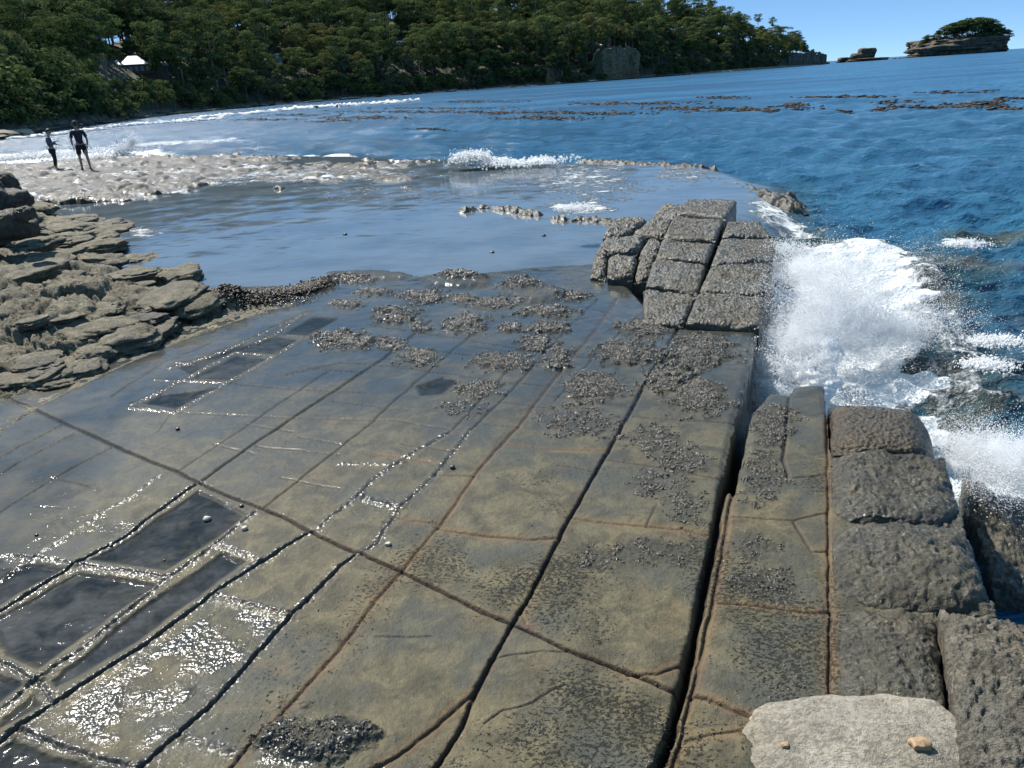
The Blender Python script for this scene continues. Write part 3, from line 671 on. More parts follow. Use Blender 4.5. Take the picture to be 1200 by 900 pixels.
# ================================================================== water
def water_mat(name):
    t = NT(name); P = t.pos()
    foam, shal, pool, far = t.attr('foam'), t.attr('shallow'), t.attr('pool'), t.attr('far')
    big = t.noise(.35, 4, .6, P, .5); bed = t.noise(1.1, 5, .65, P, .8)
    deep = t.mix(t.ramp(big, .35, .65), (.018, .072, .142), (.026, .10, .172))
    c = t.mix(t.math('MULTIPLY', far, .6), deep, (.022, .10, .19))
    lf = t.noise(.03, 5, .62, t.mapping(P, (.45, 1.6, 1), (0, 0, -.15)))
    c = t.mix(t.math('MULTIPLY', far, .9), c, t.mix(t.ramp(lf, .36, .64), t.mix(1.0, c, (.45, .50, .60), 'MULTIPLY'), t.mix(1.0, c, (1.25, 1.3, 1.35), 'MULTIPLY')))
    brown = t.mix(t.ramp(bed, .42, .62), (.018, .045, .045), (.07, .062, .038))
    c = t.mix(shal, c, brown)
    pc = t.mix(t.ramp(t.noise(.7, 4, .6, P), .4, .65), (.10, .125, .15), (.07, .09, .115))
    c = t.mix(pool, c, pc)
    # foam: lacy where the mask is thin, closed where it is full
    lace = t.voro(4.2, t.mapping(t.n('ShaderNodeVectorMath', {0: P, 1: t.n('ShaderNodeVectorMath', {0: t.n('ShaderNodeTexNoise', {'Scale': 2.2, 'Detail': 3.0, 'Vector': P}).outputs[1], 1: (.55, .55, .55)}, operation='MULTIPLY').outputs[0]}, operation='ADD').outputs[0], (1, 1, .2)), 'DISTANCE_TO_EDGE')
    lw = t.ramp(lace, .0, .16, 1.0, 0.0)
    fn = t.noise(3.2, 6, .68, P, .4); ff = t.noise(22, 4, .7, P)
    fm = t.math('ADD', t.math('ADD', foam, t.math('MULTIPLY', fn, .9)), t.math('ADD', t.math('MULTIPLY', lw, .10), t.math('MULTIPLY', ff, .35)))
    fo = t.math('MULTIPLY', t.ramp(fm, 1.10, 1.32), t.ramp(foam, .02, .12))
    c = t.mix(fo, c, (.80, .84, .86))
    r = t.math('ADD', t.math('MULTIPLY', fo, .65), t.math('ADD', .05, t.math('MULTIPLY', far, .22)))
    # ripples
    r1 = t.noise(2.6, 4, .6, t.mapping(P, (1, 1.6, 1), (0, 0, -.5))); r2 = t.noise(9, 3, .6, t.mapping(P, (1, 1.5, 1), (0, 0, .35))); r3 = t.noise(.55, 3, .5, t.mapping(P, (1, 1.9, 1), (0, 0, -.35)))
    calm = t.math('SUBTRACT', 1.0, t.math('MULTIPLY', pool, .98))
    h = t.math('ADD', t.math('MULTIPLY', r1, .9), t.math('ADD', t.math('MULTIPLY', r2, .45), t.math('MULTIPLY', r3, 2.2)))
    h = t.math('ADD', t.math('MULTIPLY', h, calm), t.math('MULTIPLY', t.math('MULTIPLY', fo, t.math('ADD', fn, ff)), .6))
    b = t.bump(h, .10, 1.0)
    nv = t.n('ShaderNodeVectorMath', {0: t.n('ShaderNodeTexNoise', {'Scale': 1.6, 'Detail': 3.0, 'Roughness': .6, 'Vector': P}).outputs[1], 1: (.5, .5, .5)}, operation='SUBTRACT').outputs[0]
    nv = t.n('ShaderNodeVectorMath', {0: nv, 1: (1, 1, 0)}, operation='MULTIPLY').outputs[0]
    lowf = t.ramp(t.noise(.035, 4, .6, t.mapping(P, (.55, 1, 1))), .3, .7, .45, 1.15)
    sc_ = t.n('ShaderNodeVectorMath', {0: nv}, operation='SCALE'); t.set(sc_, 3, t.math('MULTIPLY', t.math('MULTIPLY', far, 1.6), lowf))
    b = t.n('ShaderNodeVectorMath', {0: t.n('ShaderNodeVectorMath', {0: b, 1: sc_.outputs[0]}, operation='ADD').outputs[0]}, operation='NORMALIZE').outputs[0]
    t.pbr(color=c, rough=r, nrm=b, ior=1.333, spec=.5)
    return t.m
M_WATER = water_mat('sea_water')
NR4, NC4 = 1250, 1050
v4 = np.linspace(0, 1, NR4); y4 = 1/(1/3.0*(1-v4)+1/9000.*v4)
s4 = np.linspace(-1.35, 1.30, NC4)
WY = np.repeat(y4[:, None], NC4, 1); WX = s4[None, :]*(WY+.4)
def lv(*a, z=-.45): return np.array([G(p_, q_, z) for p_, q_ in a])
POOLP = np.array([G(a, b, -.15) for a, b in [(-700,205),(0,192),(120,186),(260,179),(420,181),(520,184),(640,189),(740,187),(835,190),(905,212),(928,236),(900,256),(862,262),(790,300),(760,370),(400,360),(250,345),(-300,420)]])
mnear = WY < 60
sdp = np.full(WX.shape, -99.); sdp[mnear] = sdpoly(WX[mnear], WY[mnear], POOLP)
pool = sm((sdp+.5)/1.2)
lev = -.70+.25*sm((WY-8)/10); lev = lev*(1-pool)+(-.175)*pool
under = sm((8.0-WY)/.6)*sm((1.0-WX)/.3)*(WY < 9); lev = lev-.5*under
# hidden channel side keeps the sea level
rs = np.random.default_rng(3)
dxr = np.gradient(WX, axis=1); dyr = np.gradient(WY, axis=0)
sp_ = np.maximum(np.abs(dxr), np.abs(dyr))
amp_mask = (1-.965*pool)*(1-under)
Hw = np.zeros(WX.shape); Dx = Hw.copy(); Dy = Hw.copy()
for i in range(64):
    lam = .28*(14/.28)**(rs.random()**1.3); k = 2*PI/lam; th = math.radians(-112+46*rs.normal()*.75); ph = rs.random()*2*PI
    am = .0105*lam**.58*(.5+rs.random())*(.55 if lam > 5 else 1)
    cs, sn = math.cos(th), math.sin(th)
    res = sm((lam/np.maximum(np.abs(dxr*cs)+np.abs(dyr*sn), 1e-3)-2.2)/3.)
    grp = 1
    arg = k*(WX*cs+WY*sn)+ph+.9*fbm(WX*.12, WY*.12, 2, i)*min(1, 3/lam+.3) if i % 3 == 0 else k*(WX*cs+WY*sn)+ph
    Hw += am*res*np.cos(arg); Dx -= .5*am*res*cs*np.sin(arg); Dy -= .5*am*res*sn*np.sin(arg)
nearsh = sm((14-WY)/9)*sm((WX-1)/2)
Hw *= amp_mask*(1+.35*nearsh); Dx *= amp_mask; Dy *= amp_mask
# two steep little breakers near the right edge, and the shore breaks
foam = np.zeros(WX.shape); shal = foam.copy()
def blob(cx, cy, w_, h_, z=-.6, soft=.5, ang=0):
    P_ = np.array([G(cx+w_/2*math.cos(q)*math.cos(ang)-h_/2*math.sin(q)*math.sin(ang), cy+w_/2*math.cos(q)*math.sin(ang)+h_/2*math.sin(q)*math.cos(ang), z) for q in np.linspace(0, 2*PI, 20, endpoint=False)])
    c = P_.mean(0); rr = np.hypot(*(P_-c).T); out = np.full(WX.shape, -9.)
    m = (abs(WX-c[0]) < rr.max()*2) & (abs(WY-c[1]) < rr.max()*2)
    sc = max(rr.min(), .15); k_ = sc*.55
    out[m] = sdpoly(WX[m]+k_*fbm(WX[m]/sc*.9, WY[m]/sc*.9, 3, 7), WY[m]+k_*fbm(WX[m]/sc*.9+9, WY[m]/sc*.9, 3, 8), P_)/sc+.45*fbm(WX[m]/sc*2, WY[m]/sc*2, 3, 12)
    return sm((out+soft)/(2*soft))
def addf(v, *a, **k):
    global foam
    foam = np.maximum(foam, v*blob(*a, **k))
addf(1.0, 985, 395, 215, 200, soft=.5); addf(.75, 1010, 320, 170, 80); addf(.95, 930, 440, 90, 60); addf(.62, 925, 272, 110, 22, ang=.2, soft=.8)
addf(.5, 1100, 420, 260, 150, soft=.8); addf(.42, 1150, 490, 220, 130, soft=.8); addf(1.0, 1180, 545, 150, 90, soft=.4); addf(.9, 1090, 470, 60, 40)
addf(.42, 1080, 300, 180, 60, soft=.8); addf(.52, 1170, 400, 120, 12); addf(.6, 1130, 285, 60, 10)
addf(.5, 690, 216, 190, 60, z=-.17, soft=1.0); addf(.42, 600, 212, 200, 40, z=-.17, soft=1.0); addf(.66, 680, 243, 90, 16, z=-.17, soft=.9); addf(.48, 800, 205, 120, 26, z=-.17, soft=.9); addf(.55, 905, 240, 60, 30, z=-.17)
addf(.95, 600, 189, 140, 7, z=-.2, ang=-.03); addf(1.0, 555, 187, 46, 9, z=-.2); addf(.7, 420, 181, 200, 6, z=-.2, ang=.02)
addf(.9, 60, 180, 190, 12, z=-.3, ang=-.06); addf(.8, 150, 178, 120, 9, z=-.3); addf(.6, 210, 166, 180, 5, z=-.4, ang=-.06); addf(.55, 40, 190, 140, 6, z=-.3)
addf(.52, 300, 205, 420, 26, z=-.17, soft=.7); addf(.40, 480, 228, 260, 26, z=-.17, soft=.8); addf(.33, 250, 262, 260, 40, z=-.17, soft=.9); addf(.5, 165, 272, 60, 14, z=-.17)
for a in [(1010,400,240,190),(1080,330,200,80),(940,300,120,60),(880,262,120,30),(1130,440,200,120),(1000,345,260,60),(1150,280,120,14),(870,235,130,30)]:
    shal = np.maximum(shal, .9*blob(*a, soft=.9))
# whitecaps: real crests
farm = sm((WY-8)/90)*(1-pool)+.05*pool
Zw = lev+Hw
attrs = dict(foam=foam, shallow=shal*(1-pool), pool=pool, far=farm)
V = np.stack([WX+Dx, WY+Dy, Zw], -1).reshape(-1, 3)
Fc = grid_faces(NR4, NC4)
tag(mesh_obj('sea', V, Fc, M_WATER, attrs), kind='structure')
def water_z(x, y):
    v = np.argmin(np.abs(y4-y)); u = int(np.clip((x/(y+.4)+1.35)/2.65*(NC4-1), 0, NC4-1)); return float(Zw[v, u])

# ================================================================== spray and breaking foam
tf = NT('white_foam')
d_ = tf.n('ShaderNodeBsdfDiffuse', {'Color': (.94, .95, .96, 1)}); tr = tf.n('ShaderNodeBsdfTranslucent', {'Color': (.94, .95, .96, 1)})
mxs = tf.n('ShaderNodeMixShader', {0: .5, 1: d_.outputs[0], 2: tr.outputs[0]}); tf.t.links.new(mxs.outputs[0], tf.out.inputs[0]); M_FOAM = tf.m
OCT_V = np.array([(1, 0, 0), (-1, 0, 0), (0, 1, 0), (0, -1, 0), (0, 0, 1), (0, 0, -1)], float)
OCT_F = np.array([(0, 2, 4), (2, 1, 4), (1, 3, 4), (3, 0, 4), (2, 0, 5), (1, 2, 5), (3, 1, 5), (0, 3, 5)])
def droplets(name, C, r, parent=None, loc=(0, 0, 0), mat=None):
    C = np.asarray(C); st = (RNG.random((len(C), 3))*.7+.65)
    V = C[:, None, :]-np.array(loc)+OCT_V[None]*(r[:, None, None]*st[:, None, :])
    Fc = OCT_F[None]+6*np.arange(len(C))[:, None, None]
    return mesh_obj(name, V.reshape(-1, 3), Fc.reshape(-1, 3), mat or M_FOAM, parent=parent, loc=(0, 0, 0) if parent else loc)
def cloud(blobs, n, pw=1.0):
    """points in soft ellipsoids: (px, py, distance, half width px, half height px, weight)"""
    out = []; W_ = np.array([b[5] for b in blobs]); W_ = W_/W_.sum()
    for b, k in zip(blobs, RNG.multinomial(n, W_)):
        c = np.array(AT(b[0], b[1], b[2])); s_ = np.linalg.norm(c-np.array([0, 0, CAMH]))/FPX
        q = RNG.normal(size=(k, 3))*.55*pw
        out.append(c+q*np.array([b[3]*s_, b[3]*s_*.8, b[4]*s_]))
    P = np.concatenate(out); keep = fbm3(P, 2.2, 4, 77)+.25*RNG.normal(size=len(P)) > -.12
    return P[keep]
def lumps(name, blobs, sub=4, parent=None, loc=(0, 0, 0), seed=0):
    Vs, Fs, off = [], [], 0; V0, F0 = ICO[sub]
    for i, b in enumerate(blobs):
        c = np.array(AT(b[0], b[1], b[2])); s_ = np.linalg.norm(c-np.array([0, 0, CAMH]))/FPX
        P = V0*(1+.38*fbm3(V0+i*5.1+seed, 1.6, 5, seed+i, .6)+.20*fbm3(V0+i, 8, 3, seed+i+50))[:, None]
        P = c+P*np.array([b[3]*s_, b[3]*s_*.9, b[4]*s_]); Vs.append(P-np.array(loc)); Fs.append(F0+off); off += len(V0)
    return mesh_obj(name, np.concatenate(Vs), np.concatenate(Fs), M_FOAM, parent=parent, loc=(0, 0, 0) if parent else loc)
tv = NT('spray_mist'); vp = tv.pos()
oc = tv.n('ShaderNodeTexCoord').outputs['Object']; ln = tv.n('ShaderNodeVectorMath', {0: oc}, operation='LENGTH').outputs['Value']
vn = tv.math('ADD', tv.math('MULTIPLY', tv.noise(3.6, 6, .68, vp, .7), 1.0), tv.math('MULTIPLY', tv.noise(17, 3, .6, vp), .45))
vd = tv.ramp(tv.math('ADD', tv.math('SUBTRACT', 1.0, ln), tv.math('MULTIPLY', tv.math('SUBTRACT', vn, .76), 3.4)), .15, .95)
pv = tv.n('ShaderNodeVolumePrincipled', {'Color': (.97, .98, 1, 1), 'Anisotropy': .25, 'Density': tv.math('MULTIPLY', vd, 8.5)}); tv.t.links.new(pv.outputs[0], tv.out.inputs['Volume'])
M_MIST = tv.m
try: M_MIST.cycles.volume_step_rate = .35
except Exception: pass
def splash(name, lab, loc, core, mist, nd, nm, rd=(.006, .02), rm=(.003, .010), vol=False):
    r = empty(name, loc); tag(r, lab, 'wave')
    if vol:
        for b in vol:
            c = np.array(AT(b[0], b[1], b[2])); s_ = np.linalg.norm(c-np.array([0, 0, CAMH]))/FPX
            o = mesh_obj('mist', ICO[3][0], ICO[3][1], M_MIST, parent=r); o.location = c-np.array(loc); o.scale = (b[3]*s_, b[3]*s_*.7, b[4]*s_); o['kind'] = 'stuff'
    C = cloud(core, nd, .8); droplets('foam_crest', C, rd[0]+(rd[1]-rd[0])*RNG.random(len(C))**2.2, r, loc)
    C = cloud(mist, nm, .85); droplets('spray', C, rm[0]+(rm[1]-rm[0])*RNG.random(len(C))**2.5, r, loc)['kind'] = 'stuff'
    return r
c0 = AT(960, 400, 8.0)
core = [(905,440,6.9,26,34,1.2),(930,425,7.2,34,42,1.7),(950,390,7.6,40,52,2.0),(975,350,8.2,52,40,2.0),(1010,370,8.2,60,36,1.8),(950,305,9.6,46,18,1.1),(1000,320,9.2,56,26,1.2),(1060,385,8.2,50,14,.9),(905,462,6.5,16,14,.5),(920,290,10.2,24,10,.4)]
mist = [(950,380,7.7,80,80,2),(1010,340,8.4,85,50,2),(1060,330,8.8,60,40,1),(1075,380,8.2,60,30,1),(935,340,8.2,50,55,1)]
splash('breaking_wave', 'big white burst of surf breaking against the right side of the causeway', (c0[0], c0[1], -.7), core, mist, 90000, 90000, (.002,.009), (.0015,.0055), [(928,422,7.3,52,62),(972,375,8.1,66,52),(950,318,9.4,58,28),(1035,388,8.3,64,20),(903,455,6.7,28,32)])
bl = [(900+62*random.random()*1.0, 408+70*random.random(), 6.8+.8*random.random(), 9+9*random.random(), 8+8*random.random()) for _ in range(26)]
bl = [(a+(480-b)*.25, b, 6.5+(480-b)*.012, w_, h_) for a, b, d, w_, h_ in bl]
lumps('foam_billow', bl, 4, bpy.data.objects['breaking_wave'], (c0[0], c0[1], -.7), 3)
c1 = AT(1170, 540, 4.6)
splash('breaking_wave', 'white surf surging in at the right edge beside the loaf blocks', (c1[0], c1[1], -.7),
       [(1160,545,4.7,50,26,2),(1200,560,4.5,50,34,2),(1190,515,4.9,40,14,1),(1130,520,5.0,30,10,.7),(1225,535,4.7,40,30,1)], [(1170,520,4.8,70,30,1)], 42000, 22000, (.0015,.006), (.001,.004), [(1175,545,4.7,75,42)])
c2 = AT(150, 176, 42)
splash('wave_splash', 'small plume of spray shooting up behind the walking man', (c2[0], c2[1], -.3), [(148,184,42,10,5,1),(140,181,42,7,6,.6)], [(150,174,42,13,9,1),(156,168,42,6,8,.5)], 2500, 3000, (.02,.06), (.012,.04))
c3 = AT(550, 186, 26)
splash('wave_splash', 'white breaker toppling over the far rim of the pool', (c3[0], c3[1], -.3), [(552,186,26,20,6,2),(575,189,26,26,3,1),(620,189,25.5,50,2,1),(540,188,26,8,3,.4)], [(552,182,26,20,6,1)], 9000, 2500, (.012,.05), (.008,.025))
c4 = AT(60, 182, 41)
splash('wave_splash', 'low white breakers rolling in behind the two people', (c4[0], c4[1], -.4), [(30,183,43,45,2.2,2),(100,185,42,40,2,1),(75,180,44,60,1.8,1)], [(60,181,43,70,3,1)], 8000, 900, (.02,.08), (.012,.04))
for i, (a, b, d, w_, h_, lab) in enumerate([(675,244,12.9,34,4,'curl of white foam washing into the pool beside the causeway'),(1170,400,7.6,50,4,'small curling crest in the dark water right of the surf'),(1165,425,6.9,50,4,'second small curling crest, nearer than the other one right of the surf'),(1135,285,10.9,36,3,'tiny whitecap in the sea beyond the surf')]):
    q = AT(a, b, d)
    splash('wave_crest', lab, q, [(a,b,d,w_*.6,h_,1),(a-w_*.4,b+1,d,w_*.3,h_*.6,.5)], [(a,b-1,d,w_*.6,h_*1.1,1)], 2600, 500, (.003,.016), (.003,.008))

def breaker(lab, pa, pb, n, wdt, hgt):
    A_, B_ = np.array(G(*pa, -.45)), np.array(G(*pb, -.45)); m_ = (A_+B_)/2; dr = (B_-A_)/np.linalg.norm(B_-A_); nr_ = np.array([-dr[1], dr[0]]); L_ = np.linalg.norm(B_-A_)
    Vs, Fs, off = [], [], 0; V0, F0 = ICO[2]
    for k in range(n):
        u = RNG.random()-.5
        q = m_+dr*u*L_+nr_*RNG.normal()*wdt; r_ = L_/n*(1.2+1.6*RNG.random())
        P = V0*(1+.25*RNG.normal(size=(len(V0), 1))); x_ = P[:, 0]*r_; y_ = P[:, 1]*wdt*.7
        Vs.append(np.stack([q[0]-m_[0]+x_*dr[0]+y_*nr_[0], q[1]-m_[1]+x_*dr[1]+y_*nr_[1], P[:, 2]*hgt*(.5+RNG.random())], -1)); Fs.append(F0+off); off += len(V0)
    o = mesh_obj('breaker', np.concatenate(Vs), np.concatenate(Fs), M_FOAM, loc=(m_[0], m_[1], -.42)); tag(o, lab, 'wave')
breaker('thin broken line of surf below the stony shore left of the two people', (20,163), (118,152), 50, 1.2, .22)
breaker('long white line of surf along the sand beach behind the people', (118,150), (262,139.5), 90, 1.6, .30)
breaker('white line of surf farther along the sand beach', (250,137.5), (372,126), 90, 2.2, .34)
breaker('farthest white line of surf, out in the bay below the middle of the slope', (330,129), (490,118.8), 110, 2.6, .42)
def jets(name, lab_parent, loc, srcs, n, per, g, rr):
    out, rad = [], []
    for k in range(n):
        a, b, d, sx, up = srcs[int(RNG.integers(len(srcs)))]
        p0 = np.array(AT(a+RNG.normal()*14, b+RNG.normal()*6, d+RNG.normal()*.25)); v = np.array([sx+RNG.normal()*.7, RNG.normal()*.5, up*(.30+.50*RNG.random())])
        T = 1.7*v[2]/g; t_ = T*RNG.random(per)**.8*(.3+.7*RNG.random()); sp = (.012+.05*t_)[:, None]
        out.append(p0+v*t_[:, None]+np.array([0, 0, -.5*g])*(t_**2)[:, None]+RNG.normal(size=(per, 3))*sp); rad.append(rr[0]+(rr[1]-rr[0])*RNG.random(per)**3)
    droplets(name, np.concatenate(out), np.concatenate(rad), lab_parent, loc)['kind'] = 'stuff'
jets('spray_jets', bpy.data.objects['breaking_wave'], (c0[0], c0[1], -.7), [(915,455,6.8,.3,2.6),(930,440,7.1,.8,3.4),(950,420,7.5,1.2,3.6),(985,410,7.9,1.6,3.0),(1020,400,8.2,1.8,2.4),(945,350,9.0,.6,3.2),(960,440,7.1,1.6,2.4)], 150, 420, 5.0, (.0012,.0055))

# ================================================================== kelp afloat
tk = NT('kelp'); kp = tk.pos(); tk.pbr(color=tk.mix(tk.ramp(tk.noise(.8, 3, .6, kp), .4, .6), (.03, .021, .014), (.062, .04, .024)), rough=.7, spec=.2)
KB = [(420,138,120,4),(390,142,60,3),(600,132,220,3),(640,139,120,4),(470,131,160,3),(690,133,150,3),(700,122,60,2.5),(750,121,150,3),(800,127,90,4),(560,119,110,3),(520,127,160,2.5),(850,114,60,3),(865,129,64,5),(810,130,24,3),(930,126,60,5),(900,130,40,3),(1032,128,24,3.5),(1075,126,60,4),(1105,127,40,3),(1140,125,70,6),(1165,121,50,4),(1190,116,40,4),(1010,114,70,2.5),(960,114,60,2),(930,122,30,3),(1050,121,60,2.5),(1180,128,40,4),(990,131,20,2),(350,135,90,2.5),(500,152,60,2),(310,140,70,3),(1120,108,90,2)]
Vs, Fs, off = [], [], 0; V0, F0 = ICO[1]
for (a, b, w_, h_) in KB:
    for j in range(int(w_*h_*.42)+8):
        q = G(a+w_/2*float(np.clip(RNG.normal()*.5, -1.1, 1.1)), b+h_/2*float(np.clip(RNG.normal()*.55, -1, 1)), -.45)
        rr = (.05+.10*RNG.random())*math.hypot(*q)/75; an = RNG.random()*3
        P = V0*(1+.3*RNG.normal(size=(len(V0), 1)))*np.array([rr*1.5, rr*2.2, .02+.03*RNG.random()])
        P = np.stack([P[:, 0]*math.cos(an*.2)-P[:, 1]*math.sin(an*.2), P[:, 0]*math.sin(an*.2)+P[:, 1]*math.cos(an*.2), P[:, 2]], -1)+np.array([q[0], q[1], water_z(*q)+.02])
        Vs.append(P); Fs.append(F0+off); off += len(V0)
tag(mesh_obj('floating_kelp', np.concatenate(Vs), np.concatenate(Fs), tk.m), kind='stuff')
# ================================================================== the wooded far shore
AZS = np.array([-75,-50,-40,-31,-28,-25,-21,-16,-10,-4.6,1.4,7,10,13,16,18.5,20.3,21.4,22.2,24])
SHD = np.array([60,75,100,132,165,205,285,350,400,445,470,500,535,590,645,705,780,850,900,900.])
SKA = np.array([-80,2,5.5,8,9.4,11,13,15.7,17,18.4,19.3,20,20.9,21.5,22.1])
SKE = np.array([6.5,6.1,5.5,5.1,4.55,4.25,3.8,3.40,2.95,2.30,1.85,1.35,.80,.45,.1])
def shore(az): return np.interp(az, AZS, SHD)
def treeh(az): return np.interp(az, [-60, -31, -25, 0, 10, 18, 20, 21.5, 22], [15, 15, 17, 19, 19, 18, 14, 6, 4])
def ridge_w(az): return np.interp(az, [-60, -31, -20, 5, 13, 18, 21, 22], [150, 150, 170, 170, 120, 80, 45, 25])
def hillz(az, r):
    d0 = shore(az); W_ = ridge_w(az); e = np.interp(az, SKA, SKE)
    Hr = np.tan(np.radians(e))*(d0+W_)+CAMH-treeh(az); Hr = np.maximum(Hr, 1.5)
    bank = np.minimum(7.0, Hr)
    d = r-d0
    z = -1.6+1.4*sm((d+6)/8)+bank*sm((d-3)/13)+np.maximum(Hr-bank, 0)*sm((d-12)/(W_-12))**.8
    wn = sm((az-6.6)/.7)*sm((10.5-az)/.6); z = np.maximum(z, (17.5+.015*d)*wn*sm((d-5)/5))
    wn = sm((az-18.8)/1.2)*sm((22.15-az)/.35); z = np.maximum(z, (11.5-2.2*np.clip(az-20, 0, 3))*wn*sm((d-1)/5))
    z = z-np.maximum(d-W_-30, 0)*.06
    return z
nA, nR = 420, 120
az5 = np.linspace(-70, 22.3, nA); tt = np.linspace(0, 1, nR)**1.3
AZ5 = np.repeat(az5[None, :], nR, 0); R5 = shore(AZ5)-12+tt[:, None]*(ridge_w(AZ5)+130)
HX = R5*np.sin(np.radians(AZ5)); HY = R5*np.cos(np.radians(AZ5))
HZ = hillz(AZ5, R5)+(2.0*fbm(HX*.03, HY*.03, 4, 400)+.8*fbm(HX*.15, HY*.15, 3, 401))*sm((R5-shore(AZ5))/25)
HZ += .5*fbm(HX*.4, HY*.4, 3, 402)*sm((R5-shore(AZ5)+8)/8)
tg = NT('hill_soil'); gp = tg.pos()
sepz = tg.n('ShaderNodeSeparateXYZ', {0: gp}).outputs[2]
gc = tg.mix(tg.ramp(tg.noise(.12, 5, .6, gp), .4, .6), (.028, .038, .018), (.055, .05, .026))
gc = tg.mix(tg.ramp(tg.math('ADD', sepz, tg.math('MULTIPLY', tg.noise(.3, 4, .6, gp), 1.6)), 1.2, 2.4, 1, 0), gc, tg.mix(tg.ramp(tg.noise(.5, 4, .6, gp), .4, .6), (.06, .055, .045), (.21, .18, .14)))
tg.pbr(color=gc, rough=.9, nrm=tg.bump(tg.noise(.9, 5, .6, gp), .5))
tag(mesh_obj('hill', np.stack([HX, HY, HZ], -1).reshape(-1, 3), grid_faces(nR, nA), tg.m), kind='structure')
def hill_at(x, y):
    az = math.degrees(math.atan2(x, y)); r = math.hypot(x, y)
    j = (az-az5[0])/(az5[-1]-az5[0])*(nA-1); j = int(np.clip(round(j), 0, nA-1))
    return float(np.interp(r, R5[:, j], HZ[:, j]))
# ---- sand and stones along the far waterline are separate little beaches
def beach(name, a0, a1, dw, z0, mat, seed):
    az = np.linspace(a0, a1, 60); k = np.linspace(-1, 1, 14)
    AA = np.repeat(az[None, :], 14, 0); RR = shore(AA)-5-dw*(1-k[:, None])/2+fbm(AA*2, AA*0+k[:, None], 3, seed)*2
    zz = -.62+z0*sm((k[:, None]+1)/1.6)*np.sin(np.clip((AA-a0)/(a1-a0), 0, 1)*PI)**.4+0*AA
    x = RR*np.sin(np.radians(AA)); y = RR*np.cos(np.radians(AA))
    tag(mesh_obj(name, np.stack([x, y, zz], -1).reshape(-1, 3), grid_faces(14, 60), mat), kind='structure')
M_SAND = plain('pale_sand', (.36, .31, .24), .9, .2, .8); M_STONE = plain('shore_stone', (.10, .085, .065), .8, .4, .4)
beach('sand_beach', -25.5, -15, 9, .75, M_SAND, 1); beach('stony_beach', -33, -25, 10, .9, M_STONE, 2); beach('stony_beach', 13.5, 21.8, 14, 1.7, plain('pale_stone', (.22, .18, .13), .8, .4, .2), 3); beach('stony_beach', 4, 13.2, 7, .8, M_STONE, 4)

# ---- foliage
def leaf_mat(name, c, c2, trans=.22):
    t = NT(name); tone = t.attr('tone'); ob = t.n('ShaderNodeObjectInfo').outputs['Random']
    k = t.math('ADD', t.math('MULTIPLY', tone, .7), t.math('MULTIPLY', ob, .3))
    cc = t.mix(k, c, c2)
    a = t.n('ShaderNodeBsdfDiffuse', {'Color': cc}); b = t.n('ShaderNodeBsdfTranslucent', {'Color': cc}); g = t.n('ShaderNodeBsdfGlossy', {'Color': (1, 1, 1, 1), 'Roughness': .5})
    m1 = t.n('ShaderNodeMixShader', {0: trans, 1: a.outputs[0], 2: b.outputs[0]}); m2 = t.n('ShaderNodeMixShader', {0: .0, 1: m1.outputs[0], 2: g.outputs[0]})
    t.t.links.new(m2.outputs[0], t.out.inputs[0]); return t.m
LM = {'green': leaf_mat('leaves_green', (.065, .094, .036), (.16, .185, .065)), 'dark': leaf_mat('leaves_dark', (.04, .066, .028), (.095, .125, .045)),
      'olive': leaf_mat('leaves_olive', (.08, .088, .03), (.18, .172, .06)), 'grey': leaf_mat('leaves_grey', (.07, .09, .055), (.13, .15, .085))}
M_BARK = plain('pale_bark', (.22, .19, .155), .85, .35, .6); M_BARKD = plain('dark_bark', (.07, .058, .045), .9, .3, .6)
